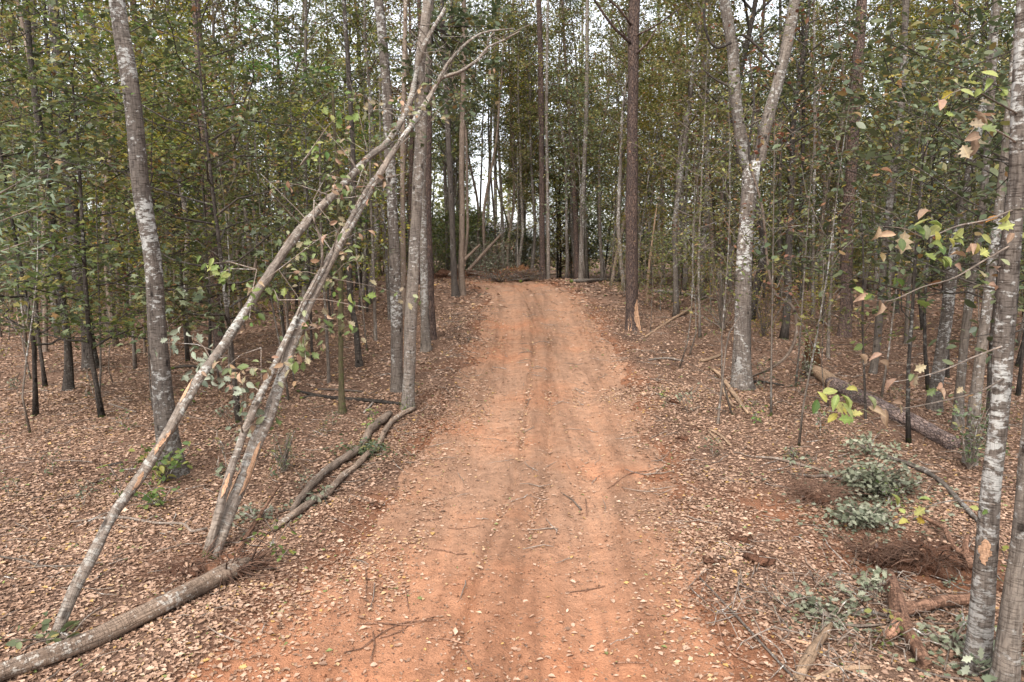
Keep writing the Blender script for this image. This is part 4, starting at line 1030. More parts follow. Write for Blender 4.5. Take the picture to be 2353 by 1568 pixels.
def clod(name, label, cat, px, py, size, mat, seedv, sq=.55, leaves_n=None):
    c = hit(px, py); n1, n2 = 40, 22
    v = []
    for a in range(n2 + 1):
        for k in range(n1):
            ph = math.pi * a / n2; th = 2 * math.pi * k / n1
            d = np.array([math.sin(ph) * math.cos(th), math.sin(ph) * math.sin(th), math.cos(ph)])
            r = 1 + .5 * mnoise.noise(Vector(d * 1.7 + seedv)) + .32 * mnoise.noise(Vector(d * 4.5 + seedv)) + .2 * mnoise.noise(Vector(d * 11 + seedv))
            v.append(d * r * size * np.array([1, .85, sq]))
    v = np.array(v)
    i = np.arange(n2)[:, None] * n1; j = np.arange(n1)[None]; k = (j + 1) % n1
    bb = MB(); bb.add(v, np.stack([i + n1 + j, i + n1 + k, i + k, i + j], -1).reshape(-1, 4))
    t = thing(name, label, cat, c + np.array([0, 0, size * sq * .28]))
    put('soil', bb.mesh('soil', mat), t)
    cb = MB()
    for q in range(40):                       # crumbs rolled off the lump
        a = RNG.random() * 6.28; rr = size * RNG.uniform(.9, 1.9); s_ = size * RNG.uniform(.03, .11)
        x, y = c[0] + rr * math.cos(a), c[1] + rr * math.sin(a)
        o_ = np.array([x, y, float(surf(x, y)) + s_ * .5]) - np.array(t.location)
        w = np.array([[1, 0, 0], [-1, 0, 0], [0, 1, 0], [0, -1, 0], [0, 0, 1], [0, 0, -1]]) * s_ * RNG.uniform(.6, 1.3, (6, 1))
        cb.add(w + o_, np.array([[0, 2, 4], [2, 1, 4], [1, 3, 4], [3, 0, 4], [2, 0, 5], [1, 2, 5], [3, 1, 5], [0, 3, 5]]))
    put('crumbs', cb.mesh('crumbs', mat), t)['kind'] = 'stuff'
    n = leaves_n if leaves_n is not None else int(260 * size)
    if n:
        top = v[: (n2 // 2 - 1) * n1]; p = top[RNG.integers(0, len(top), n)] + [0, 0, .008]
        T, N = rand_dirs(n, .5); lb = MB(); lb.leaves(p, T, N, RNG.uniform(.04, .09, n), LEAF10, RNG.random(n) * .9, curl=RNG.uniform(0, 2.5, n))
        put('leaf_scatter', lb.mesh('leaf_scatter', M['litter']), t)['kind'] = 'stuff'
    return t, c
M['rootlet'] = bark_mat('rootlets', (.07, .042, .030), (.185, .108, .074), None, bands=.3)
def root_fringe(t, n, L, r=.006, down=-.1):
    rb = MB()
    for k in range(int(n * 1.8)):
        a = RNG.random() * 6.28; b_ = a + RNG.normal(0, .9)
        s = np.array([math.cos(a) * L * RNG.uniform(0, .7), math.sin(a) * L * RNG.uniform(0, .6), L * RNG.uniform(-.05, .35)])
        ln = L * RNG.uniform(.35, 1.2)
        e = s + np.array([math.cos(b_) * ln, math.sin(b_) * ln, L * RNG.normal(.02, .2)])
        q = wiggle(np.array([s + (e - s) * k2 + [0, 0, .25 * ln * k2 * (1 - k2)] for k2 in np.linspace(0, 1, 6)]), L * .22, 5)
        rb.tube(q, np.linspace(r * RNG.uniform(.4, 1.3), .0012, 6), 4, cap=False)
    for k in range(int(n * .16)):
        a = RNG.random() * 6.28; s = np.array([math.cos(a), math.sin(a), 0]) * L * RNG.uniform(.1, .6)
        e = s + np.array([math.cos(a + RNG.normal(0, .8)) * L * RNG.uniform(.4, 1.3), math.sin(a + RNG.normal(0, .8)) * L * RNG.uniform(.4, 1.2), L * RNG.uniform(.1, .75)])
        q = wiggle(np.array([s + (e - s) * k2 + [0, 0, .5 * L * k2 * (1 - k2)] for k2 in np.linspace(0, 1, 8)]), L * .2, 4)
        rb.tube(q, np.linspace(r * RNG.uniform(1.2, 2.6), .002, 8), 5, cap=False)
    put('root_tangle', rb.mesh('root_tangle', M['rootlet']), t)['kind'] = 'stuff'
t, c = clod('root_mound', 'dark tangle of fine roots and soil behind the fallen log', 'root mound', 432, 1318, .17, M['clod'], 3.3, .5); root_fringe(t, 70, .30, .004)
bb = MB()
for k in range(14):
    a = RNG.random(3) - .5; e = Q[-1, :3] + np.array([a[0] * .34 + .05, a[1] * .34, a[2] * .14 - .03]); s_ = RNG.uniform(.012, .038)
    th = np.arange(8) * math.pi / 4
    v = [e + s_ * np.array([math.cos(t_) * math.sin(p_) * RNG.uniform(.7, 1.2), math.sin(t_) * math.sin(p_) * RNG.uniform(.7, 1.2), math.cos(p_)]) for p_ in (.3, 1.0, 1.8, 2.6) for t_ in th]
    i = np.arange(3)[:, None] * 8; j = np.arange(8)[None]; kk = (j + 1) % 8
    bb.add(v, np.stack([i + 8 + j, i + 8 + kk, i + kk, i + j], -1).reshape(-1, 4))
put('soil', bb.mesh('soil', M['clod']), lt_)['kind'] = 'stuff'
t, c = clod('earth_clod', 'lump of grey earth lying against the root end of the fallen log', 'earth clod', 505, 1322, .15, M['floor'], 9.1, .6)

log_thing('fallen_branch', 'thick dark crooked branch lying upslope of the paler branch at the bank', 'branch', [(672, 1182, 14), (701, 1143, 17), (736, 1104, 18), (772, 1076, 17), (806, 1055, 18), (834, 1032, 15), (848, 1002, 17), (870, 982, 19), (895, 960, 16)], M['brown'], 10, .03, .12)
log_thing('fallen_branch', 'long pale curving branch along the bank ending at the twin trunks', 'branch', [(628, 1226, 14), (660, 1204, 15), (687, 1185, 16), (720, 1162, 15), (750, 1146, 16), (788, 1104, 14), (820, 1079, 13), (845, 1052, 13), (869, 1034, 13), (883, 1002, 12), (904, 974, 12), (930, 956, 11), (954, 944, 8)], M['tan'], 10, .035, .09)
log_thing('torn_sapling', 'reddish peeled stick propped beside the leaning double stem', 'stick', [(546, 1284, 10), (575, 1235, 10), (600, 1195, 9), (641, 1129, 5)], M['root'], 8, .06)
# rotten stump
sb = hit(1864, 855); stp = thing('rotten_stump', 'jagged rotten dark orange stump at the end of the fallen log', 'stump', sb)
n1, rows = 22, 9; Hs = (855 - 767) / FPX * sb[1]; rs = pxw(sb, 36)
v, tc = [], []
tops = np.array([.55 + .45 * abs(math.sin(k * 1.9 + 1)) * (1 if 3 < k < 14 else .7) for k in range(n1)])
for a in range(rows):
    for k in range(n1):
        th = 2 * math.pi * k / n1; f = a / (rows - 1); z = Hs * f * tops[k]
        r = rs * (1.15 - .35 * f) * (1 + .12 * math.sin(3 * th + 1) + .09 * RNG.normal())
        v.append([r * math.cos(th), r * math.sin(th), z - .05]); tc.append([r * math.cos(th), r * math.sin(th), z])
for a in range(3):
    for k in range(n1):
        th = 2 * math.pi * k / n1; r = rs * (.62 - .2 * a); v.append([r * math.cos(th), r * math.sin(th), Hs * tops[k] * (.85 - .25 * a)]); tc.append([r, th, a * .1])
i = np.arange(rows + 2)[:, None] * n1; j = np.arange(n1)[None]; k = (j + 1) % n1
bb = MB(); bb.add(v, np.stack([i + j, i + k, i + n1 + k, i + n1 + j], -1).reshape(-1, 4), tc); put('shell', bb.mesh('shell', M['rot'], smooth=False), stp)
# the log broken from it
lg = log_pts([(1872, 864, 30), (1892, 876, 32), (1911, 893, 33), (1960, 918, 33), (2010, 942, 34), (2060, 966, 35), (2110, 990, 36), (2150, 1012, 36), (2190, 1034, 36)], .0)
P = np.array(lg); base = P[0, :3].copy(); P[:, :3] -= base
flg = thing('fallen_log', 'fallen grey log with one bare pale end by the rotten stump', 'log', base)
bb = MB(); Q = hero_stem(bb, P[2:], 18, flare=False, rough=.05, step=.1); put('trunk', bb.mesh('trunk', bark_mat('grey_plated_bark', (.11, .085, .075), (.25, .205, .185), None, plates=True, bump=1.0)), flg)
bb = MB(); Pb = P[:3].copy(); Pb[:, 3] *= .92; Pb[2, :3] = Pb[2, :3] * 1.15; Qb = hero_stem(bb, Pb, 18, flare=False, rough=.06, step=.08); put('bare_end', bb.mesh('bare_end', M['wood_pale']), flg)
# splintered wood beside the forked tree
for pix, lab in (([(1664, 880, 9), (1688, 915, 10), (1718, 955, 6)], 'longer pale splintered slab of wood left of the forked tree'), ([(1655, 885, 6), (1668, 915, 7), (1684, 938, 4)], 'shorter pale splinter of wood left of the forked tree'),
                 ([(1640, 855, 8), (1655, 868, 8), (1662, 878, 6)], 'chewed pale wood end above the splintered slab')):
    log_thing('wood_splinter', lab, 'wood splinter', pix, M['wood_pale'], 6, .03, .15)

# uprooted root with its arms
yb = hit(2066, 1425, .12)
Yr = thing('uprooted_root', 'thick reddish forked root lying below the earth hollow at lower right', 'root', hit(2066, 1440))
y0 = np.array(Yr.location)
def yroot(pts):
    bb = MB(); P = []
    for (px, py, w, lift) in pts:
        p = hit(px, py, lift); P.append([*(p - y0), pxw(p, w)])
    Q = smooth_path(np.array(P), .05); bb.tube(Q[:, :3], Q[:, 3], 14, rough=.06)
    put('root_arm', bb.mesh('root_arm', M['root']), Yr)
yroot([(2046, 1312, 12, .16), (2052, 1345, 28, .15), (2060, 1378, 36, .15), (2066, 1412, 38, .14), (2068, 1432, 34, .13)])
yroot([(2068, 1416, 32, .14), (2058, 1442, 26, .11), (2040, 1462, 20, .07), (2008, 1475, 12, .03)])
yroot([(2066, 1412, 34, .14), (2084, 1445, 32, .12), (2106, 1486, 31, .09), (2128, 1528, 30, .05)])
yroot([(2064, 1405, 30, .13), (2100, 1396, 27, .12), (2150, 1385, 26, .10), (2200, 1378, 27, .09), (2235, 1376, 26, .08)])
t, c = clod('root_mound', 'large reddish root ball and dug earth above the forked root', 'root mound', 2135, 1300, .30, M['clod'], 5.7, .62); root_fringe(t, 130, .42, .005)
t, c = clod('root_mound', 'dark earthy root tangle under the cut leafy boughs', 'root mound', 2010, 1285, .16, M['clod'], 7.7, .6); root_fringe(t, 120, .38, .005)
t, c = clod('root_mound', 'wide low tangle of reddish rootlets left of the cut leafy boughs', 'root mound', 1880, 1150, .17, M['clod'], 2.2, .5); root_fringe(t, 130, .50, .004)
curve_thing('bent_root', 'reddish bent root snaking down to the nearest pale trunk', 'root', log_pts([(2106, 1201, 8), (2140, 1220, 9), (2167, 1236, 11), (2180, 1262, 12), (2192, 1284, 13), (2217, 1300, 15), (2232, 1331, 16)], .10), M['root'], 9, .05)
curve_thing('bent_root', 'short upright reddish root stub against the nearest pale trunk', 'root', log_pts([(2222, 1258, 10), (2216, 1280, 13), (2218, 1302, 14)], .12), M['root'], 9, .05)

# ------------------------------------------------------------------ sticks
STICKS = [
 ([(161, 1203, 4), (272, 1193, 6), (353, 1206, 6), (418, 1208, 6), (443, 1226, 7), (476, 1219, 6)], 'twig', 'long whitish stick running from the leaning pole to the double stem'),
 ([(-10, 1282, 5), (65, 1294, 5), (86, 1304, 5), (181, 1304, 4), (282, 1287, 3)], 'twig', 'grey jointed stick at the left edge behind the leaning pole'),
 ([(121, 1062, 3), (165, 1062, 4), (212, 1065, 3)], 'twig', 'short straight grey stick on the open leaves left of the broad mottled trunk'),
 ([(222, 1080, 4), (250, 1072, 5), (282, 1067, 4)], 'oak', 'short dark stick next to the straight grey one'),
 ([(247, 929, 3), (280, 940, 4), (312, 949, 3)], 'twig', 'slanting twig on the leaves upslope of the short dark stick'),
 ([(393, 850, 6), (425, 845, 7), (456, 846, 6)], 'oak', 'stubby dark branch between broad mottled trunk and leaning pole'),
 ([(683, 901, 5), (731, 913, 7), (775, 919, 8), (846, 925, 9), (922, 932, 7)], 'oak', 'long dark fallen branch passing behind the mossy stem'),
 ([(690, 918, 4), (715, 913, 5), (745, 914, 5)], 'oak', 'short side fork under the long dark fallen branch'),
 ([(730, 897, 4), (780, 899, 5), (834, 903, 4)], 'twig', 'pale stick just above the long dark fallen branch'),
 ([(836, 952, 5), (852, 935, 6), (860, 925, 5)], 'twig', 'short pale stub under the long dark fallen branch'),
 ([(831, 1246, 5), (880, 1250, 5), (932, 1251, 4), (960, 1250, 3)], 'root', 'brown root on the left side of the track, uppermost of the long ones'),
 ([(972, 1261, 2), (1020, 1268, 4), (1050, 1276, 4), (1073, 1276, 3)], 'root', 'thin root at the left middle of the track'),
 ([(1028, 1216, 3), (1065, 1217, 3), (1103, 1211, 2)], 'root', 'thin straight root crossing the track above its left middle'),
 ([(962, 1196, 3), (990, 1197, 4), (1013, 1193, 3)], 'root', 'small dark stick on the left of the track, furthest up'),
 ([(988, 1470, 5), (1030, 1474, 6), (1060, 1482, 6), (1093, 1488, 5)], 'root', 'thick brown stick low in the middle of the track'),
 ([(1056, 1493, 4), (1075, 1520, 4), (1093, 1563, 5)], 'root', 'stick running downhill from the thick brown stick on the track'),
 ([(1396, 1125, 3), (1420, 1108, 4), (1451, 1090, 4), (1490, 1085, 3), (1527, 1075, 3)], 'root', 'curving thin root on the right side of the track'),
 ([(1346, 1150, 4), (1347, 1170, 4), (1348, 1188, 5)], 'root', 'short upright-lying peg on the right wheel path'),
 ([(1290, 1135, 2), (1315, 1152, 3), (1335, 1175, 5)], 'twig', 'thin twig with a dark end on the right wheel path'),
 ([(1300, 1365, 4), (1345, 1360, 4), (1391, 1350, 3)], 'root', 'straight stick across the track near the green leaf'),
 ([(791, 1503, 4), (830, 1495, 5), (857, 1473, 5), (895, 1448, 5), (932, 1434, 5), (1008, 1428, 3)], 'root', 'longest curved root in the tangle at the lower left of the track'),
 ([(857, 1458, 5), (860, 1490, 5), (849, 1528, 4)], 'root', 'root running downhill in the tangle at the lower left of the track'),
 ([(820, 1438, 4), (880, 1437, 5), (940, 1440, 4), (1000, 1420, 3)], 'root', 'straight root crossing the tangle at the lower left of the track'),
 ([(870, 1470, 4), (920, 1455, 4), (960, 1420, 3)], 'root', 'forked rootlet climbing out of the tangle at the lower left of the track'),
 ([(932, 1357, 4), (934, 1380, 5), (940, 1407, 4)], 'root', 'short stick pointing uphill above the root tangle on the track'),
 ([(840, 1310, 3), (842, 1340, 4), (838, 1380, 3)], 'root', 'thin stick at the left track edge pointing uphill'),
 ([(1411, 1528, 4), (1440, 1526, 4), (1481, 1528, 3)], 'root', 'thin stick at the bottom of the track on the right'),
 ([(1607, 1331, 4), (1688, 1417, 6), (1763, 1498, 6), (1830, 1570, 7)], 'twig', 'long grey stick slanting down to the bottom edge right of the track'),
 ([(1634, 1390, 4), (1650, 1440, 6), (1673, 1498, 6), (1763, 1548, 5)], 'root', 'bent reddish stick under the long slanting grey stick'),
 ([(1693, 1359, 3), (1763, 1397, 4), (1809, 1442, 4)], 'twig', 'whitish twig right of the long slanting grey stick'),
 ([(1834, 1570, 26), (1868, 1505, 24), (1904, 1453, 14), (1912, 1430, 7)], 'wood_pale', 'thick split branch with peeling bark at the bottom edge'),
 ([(1829, 1478, 8), (1868, 1488, 9), (1909, 1505, 6)], 'wood', 'flat orange splinter resting on the thick split branch'),
 ([(1870, 1568, 12), (1930, 1545, 12), (2000, 1540, 9)], 'wood_pale', 'brown peeled branch along the bottom edge beside the thick split branch'),
 ([(1915, 1437, 7), (1970, 1444, 7), (2030, 1440, 5)], 'twig', 'pale straight stick ending at the forked root'),
 ([(1960, 1420, 9), (1985, 1408, 10), (2045, 1424, 8)], 'twig', 'stout whitish branch end behind the forked root'),
 ([(1737, 1054, 5), (1785, 1058, 7), (1823, 1069, 8), (1870, 1080, 7), (1902, 1091, 5)], 'brown', 'brown branch lying upslope of the wide rootlet tangle'),
 ([(1834, 1094, 6), (1870, 1100, 7), (1900, 1098, 8), (1952, 1111, 7)], 'twig', 'grey broken branch running under the cut leafy boughs'),
 ([(2015, 1050, 8), (2076, 1067, 10), (2148, 1102, 11), (2205, 1158, 11), (2258, 1215, 10)], 'mottled_pale', 'long pale branch curving from the cut boughs to the nearest trunk'),
 ([(2080, 1065, 6), (2130, 1085, 7), (2160, 1088, 5)], 'brown', 'brown stick lying beside the long pale branch'),
 ([(1483, 777, 5), (1540, 740, 6), (1600, 705, 6), (1672, 664, 4)], 'wood_pale', 'long thin pole lying on the leaves between tall pine and forked tree'),
 ([(1500, 672, 7), (1540, 676, 9), (1585, 682, 8), (1640, 690, 5)], 'grey', 'grey log lying behind the snapped orange pole'),
 ([(1312, 650, 9), (1370, 648, 9), (1442, 646, 8)], 'grey', 'mossy grey log lying across the far end left of the tall pine'),
 ([(1196, 650, 8), (1220, 641, 8), (1242, 636, 7)], 'grey', 'pale log leaning on the foot of the far pine'),
 ([(1262, 634, 6), (1278, 632, 7), (1292, 628, 5)], 'wood_pale', 'torn pale wood right of the foot of the far pine'),
 ([(1490, 830, 4), (1530, 826, 5), (1570, 832, 4)], 'twig', 'grey stick among pale twigs below the long thin pole'),
 ([(1612, 833, 6), (1635, 828, 8), (1660, 818, 6)], 'wood_pale', 'short brown branch above the torn wood'),
 ([(1628, 995, 5), (1645, 1012, 6), (1662, 1035, 5)], 'wood_pale', 'left of a pair of short brown sticks right of the track'),
 ([(1630, 990, 5), (1655, 1004, 6), (1680, 1028, 5)], 'wood_pale', 'right of a pair of short brown sticks right of the track'),
 ([(1690, 890, 5), (1740, 880, 6), (1800, 888, 4)], 'oak', 'dark stick at the foot of the forked tree'),
 ([(2100, 1460, 6), (2180, 1475, 7), (2230, 1520, 6), (2300, 1575, 6)], 'twig', 'long whitish branch behind the forked root towards the corner trunk'),
 ([(2120, 1430, 4), (2180, 1440, 5), (2235, 1430, 4)], 'twig', 'thin pale branch between the forked root and the nearest trunk'),
 ([(2190, 1452, 3), (2180, 1500, 4), (2170, 1545, 4)], 'twig', 'thin upright-lying whitish twig right of the forked root'),
 ([(2140, 1415, 3), (2160, 1400, 3), (2220, 1395, 3)], 'twig', 'wiry pale twig on the right arm of the forked root'),
 ([(2230, 1470, 4), (2290, 1490, 5), (2352, 1520, 4)], 'twig', 'pale stick crossing between the two corner trunks'),
 ([(2100, 1540, 5), (2160, 1560, 6), (2240, 1568, 5)], 'twig', 'pale stick along the bottom edge below the forked root'),
 ([(1955, 1302, 5), (1975, 1275, 7), (2010, 1250, 7), (2030, 1240, 4)], 'wood_pale', 'curved yellowish stick in front of the dark earthy root tangle'),
 ([(1960, 1200, 5), (2010, 1206, 6), (2060, 1196, 5)], 'root', 'straight reddish stick under the cut leafy boughs'),
 ([(550, 1290, 6), (480, 1300, 5), (400, 1305, 4)], 'twig', 'long brown root reaching left from the double stem foot'),
 ([(640, 1180, 3), (700, 1165, 4), (760, 1140, 3)], 'twig', 'thin grey twig crossing the two bank branches'),
 ([(730, 1128, 4), (745, 1150, 5), (752, 1162, 4)], 'oak', 'dark short stub between the two bank branches'),
 ([(830, 1110, 4), (860, 1096, 5), (890, 1085, 3)], 'root', 'reddish stick on the bare bank below the branches'),
]
for pts, mat, lab in STICKS:
    w = max(p[2] for p in pts)
    if mat == 'root' and w < 8: pts = [(a_, b_, c_ * .68) for a_, b_, c_ in pts]; w *= .68
    log_thing('fallen_branch' if w > 8 else 'fallen_stick', lab, 'branch' if w > 8 else 'stick', pts, M[mat], 9 if w > 10 else 6, .012, .10 if w > 10 else .05, step=.09)
# logs tilted in the brush heap
for (a, bpt, w, lab) in (((1066, 599), (1102, 563), 8, 'left of two tilted orange logs poking from the brush heap'), ((1112, 582), (1151, 539), 8, 'right of two tilted orange logs poking from the brush heap')):
    p = at_depth(*a, 33.5); q = at_depth(*bpt, 34.5); p = p - (q - p) * .9
    curve_thing('tilted_log', lab, 'log', [[*p, pxw(p, w)], [*((p + q) / 2), pxw(p, w)], [*q, pxw(q, w * .6)]], M['log'], 8)

# small twigs nobody would count
tw = MB()
for k in range(3900):
    y = math.sqrt(random.random() * (30 ** 2 - 16) + 16); x = random.uniform(-.8, .8) * y
    hi = .03
    if k > 3730:                                    # the tangle at the root hollow, lower right
        y = random.gauss(6.4, .9); x = random.gauss(.52, .12) * y; hi = .16
        if y < 4.2: continue
    u = abs(x - float(centre(y)))
    if u < float(halfw(y)) and random.random() < .75: continue
    L = random.uniform(.1, .55); a = random.random() * 6.28
    q = np.array([[x + math.cos(a) * L * s, y + math.sin(a) * L * s, 0] for s in np.linspace(-.5, .5, 4)]); q = wiggle(q, L * .15, 4)
    q[:, 2] = surf(q[:, 0], q[:, 1]) + .012 + RNG.random(4) * hi
    tw.tube(q, np.array([.004, .006, .005, .003]) * random.uniform(.5, 1.4), 4, cap=False)
twl = put('twig_litter', tw.mesh('twig_litter', M['twig'])); twl['kind'] = 'stuff'; tag(twl, 'small dead twigs scattered through the fallen leaves', 'twigs')

# ------------------------------------------------------------------ low plants and cut boughs
def heap(name, label, cat, px, py, n, size, spread, key, tpl=LEAF_OAK, stems=10, hz=.5):
    c = hit(px, py); t = thing(name, label, cat, c)
    bb, cr, pts = MB(), MB(), []
    for k in range(stems):
        a = RNG.random() * 6.28; L = spread * RNG.uniform(.6, 1.4)
        e = np.array([math.cos(a) * L, math.sin(a) * L * .8, hz * RNG.uniform(.25, 1.2)])
        q = wiggle(np.array([e * s * np.array([1, 1, math.sin(s * 1.57) / max(s, .01) if s > 0 else 1]) for s in np.linspace(0, 1, 6)]), .05, 3)
        bb.tube(q, np.linspace(.012, .003, 6), 4, cap=False); pts += list(q[1:])
    put('stems', bb.mesh('stems', M['twig']), t)['kind'] = 'stuff'
    spray(cr, pts, n, size, spread * .22, tpl, up=.9, flat=.7)
    m_ = int(n * .4) if 'bough' in name else 0
    if m_:
        q = RNG.normal(0, 1, (m_, 2)) * spread * np.array([1.25, 1.0]); gz_ = surf(q[:, 0] + c[0], q[:, 1] + c[1]) - c[2]
        T, N = rand_dirs(m_, .45); T[:, 2] *= .3
        cr.leaves(np.stack([q[:, 0], q[:, 1], gz_ + .012 + .03 * RNG.random(m_)], -1), T, N, size * RNG.uniform(.6, 1.1, m_), tpl, RNG.random(m_), curl=RNG.uniform(-.5, 1.8, m_))
    put('foliage', cr.mesh('foliage', M[key]), t)['kind'] = 'stuff'
    return t
heap('cut_bough', 'heap of cut boughs with wilting grey-green leaves above the root hollow', 'cut boughs', 2005, 1135, 1150, .085, .42, 'pale_leaf', hz=.42, stems=34)
heap('cut_bough', 'lower part of the cut boughs spilling towards the root hollow', 'cut boughs', 1985, 1205, 620, .08, .36, 'pale_leaf', hz=.2, stems=26)
heap('cut_bough', 'trailing grey-green sprigs on top behind the larger heap of cut boughs', 'cut boughs', 2000, 1045, 160, .09, .3, 'pale_leaf', hz=.3)
heap('cut_bough', 'wilting green sprigs lying left of the forked root', 'cut boughs', 1915, 1425, 240, .08, .36, 'pale_leaf', hz=.14)
heap('cut_bough', 'small wilting sprig hanging over the forked root top', 'cut boughs', 1995, 1355, 45, .11, .18, 'pale_leaf', hz=.16, stems=4)
heap('cut_bough', 'leafy wilting sprigs between the corner trunks', 'cut boughs', 2290, 1530, 150, .10, .35, 'pale_leaf', hz=.2)
heap('cut_bough', 'wilting sprigs among twigs right of the forked root', 'cut boughs', 2185, 1490, 90, .08, .24, 'pale_leaf', hz=.2)
heap('cut_bough', 'dark green trampled sprigs under the leaning branches on the bank', 'cut boughs', 840, 1045, 260, .07, .40, 'dark_leaf', hz=.18, tpl=LEAF10)
heap('cut_bough', 'grey-green sprigs beside the short clump foot of the double stem', 'cut boughs', 590, 1195, 90, .08, .3, 'pale_leaf', hz=.12)
heap('cut_bough', 'round pale leaves caught on the long pale bank branch', 'cut boughs', 720, 1160, 26, .10, .16, 'pale_leaf', hz=.2, stems=3, tpl=LEAF10)
heap('sprouts', 'bright green sprouts at the foot of the broad mottled trunk', 'plant', 375, 1110, 100, .11, .32, 'green_leaf', hz=.45, tpl=LEAF10)
heap('sprouts', 'small green seedling beside the broad mottled trunk sprouts', 'plant', 372, 1165, 50, .10, .22, 'green_leaf', hz=.3, tpl=LEAF10)
heap('sprouts', 'green tuft at the foot of the paler twin trunk', 'plant', 936, 945, 150, .05, .16, 'green_leaf', hz=.25, tpl=LEAF_LONG)
heap('small_cedar', 'tiny feathery cedar seedling right of the leaning double stem', 'plant', 655, 1085, 320, .05, .17, 'needle', hz=.55, tpl=LEAF_LONG, stems=14)
heap('small_cedar', 'feathery green cedar sprig at the rotten stump', 'plant', 1856, 868, 200, .06, .22, 'pale_leaf', hz=.8, tpl=LEAF10)
heap('sprouts', 'dark leafy sprigs climbing round the darker grey trunk near the right edge', 'plant', 2225, 1080, 320, .075, .38, 'dark_leaf', hz=1.1, tpl=LEAF10, stems=16)
heap('sprouts', 'low green seedling near the brown branch right of the track', 'plant', 1820, 1052, 60, .06, .14, 'green_leaf', hz=.12, tpl=LEAF_LONG)
heap('sprouts', 'green seedling leaves at the foot of the longest leaning pole', 'plant', 160, 1470, 46, .10, .3, 'dark_leaf', hz=.15, tpl=LEAF10)
heap('pale_shrub', 'thin pinkish-green shrub in front of the forked tree', 'shrub', 1660, 760, 620, .05, .6, 'wilt_leaf', hz=1.9, tpl=LEAF4, stems=26)
heap('pale_shrub', 'yellow-green twiggy shrub right of the forked tree foot', 'shrub', 1755, 775, 460, .06, .6, 'yellow_leaf', hz=1.7, tpl=LEAF4, stems=20)

# brush heap at the end of the track
heap('brush_heap', 'grey tangled brush heap at the end of the track', 'brush heap', 1120, 640, 2200, .11, 1.7, 'pale_leaf', hz=2.1, stems=110)
heap('brush_heap', 'lower dead brush in front of the tangled heap', 'brush heap', 1150, 648, 500, .10, 1.6, 'rust_leaf', hz=.55, stems=110)
heap('brush_heap', 'dead twiggy brush piled right of the root plate near the far pine', 'brush heap', 1210, 646, 250, .09, 1.2, 'rust_leaf', hz=.5, stems=80)
t, c = clod('root_mound', 'dark upturned root plate beside the brush heap', 'root mound', 1188, 645, .55, M['rot'], 1.2, .9); root_fringe(t, 90, .9, .012)
t, c = clod('earth_clod', 'pushed-up red earth bank left of the brush heap', 'earth clod', 1090, 640, 1.0, M['clod'], 4.2, .35)
t, c = clod('earth_clod', 'second pushed-up red earth bank behind the track bend pair', 'earth clod', 1030, 640, .9, M['clod'], 8.8, .35)
for px, py, sz, lab in ((1545, 925, .13, 'dark clod of earth on the right edge of the track'), (1570, 1010, .11, 'second dark clod further down the right edge'), (1600, 985, .07, 'small red clod right of the dark clods'),
                        (1700, 1240, .13, 'dark crumbly clod on the slope right of the track'), (1740, 1290, .16, 'largest crumbly clod on the slope right of the track'), (860, 1165, .08, 'lump of soil on the left bank of the track'), (1640, 1290, .1, 'red clod at the right track edge near the bottom')):
    clod('earth_clod', lab, 'earth clod', px, py, sz, M['clod'], px * .13, .5)

# ------------------------------------------------------------------ the house far behind
hb_ = at_depth(1135, 560, 80); hz0 = float(ground(hb_[0], 80))
hs = thing('brick_house', 'low brick house with a grey roof glimpsed through the gap in the trees', 'house', (hb_[0], 80, hz0))
def plain(name, col_, rough=.85):
    m, n, l = new_mat(name); o = n.new('ShaderNodeOutputMaterial'); p = n.new('ShaderNodeBsdfPrincipled'); p.inputs['Roughness'].default_value = rough
    tcx = n.new('ShaderNodeTexCoord').outputs['Object']; nz = noise_tex(n, l, tcx, 6, 4)
    l.new(mixc(n, l, nz.outputs['Fac'], tuple(c * .75 for c in col_), tuple(c * 1.2 for c in col_)), p.inputs['Base Color']); l.new(p.outputs['BSDF'], o.inputs['Surface']); return m
def box(b, x0, x1, y0, y1, z0, z1):
    b.add([[x0, y0, z0], [x1, y0, z0], [x1, y1, z0], [x0, y1, z0], [x0, y0, z1], [x1, y0, z1], [x1, y1, z1], [x0, y1, z1]], np.array([[0, 3, 2, 1], [4, 5, 6, 7], [0, 1, 5, 4], [1, 2, 6, 5], [2, 3, 7, 6], [3, 0, 4, 7]]))
bb = MB(); box(bb, -3.5, 3.5, 0, 6, -.3, 4.2); put('wall', bb.mesh('wall', plain('brick', (.30, .17, .12)), False), hs)
bb = MB(); bb.add([[-3.9, -.5, 4.1], [3.9, -.5, 4.1], [3.9, 6.5, 4.1], [-3.9, 6.5, 4.1], [-3.4, 3, 5.9], [3.4, 3, 5.9]], [np.array([[0, 1, 5, 4], [2, 3, 4, 5], [0, 3, 2, 1]]), np.array([[1, 2, 5], [3, 0, 4]])]); put('roof', bb.mesh('roof', plain('shingles', (.22, .20, .20)), False), hs)
for x in (-2, 1.2):
    bb = MB(); box(bb, x, x + 1, -.06, .05, 1.2, 2.6); w = put('window', bb.mesh('window', plain('window_frame', (.7, .7, .68)), False), hs)
    bb = MB(); box(bb, x + .1, x + .9, -.08, -.062, 1.3, 2.5); put('pane', bb.mesh('pane', plain('dark_glass', (.03, .035, .04), .15), False), w)

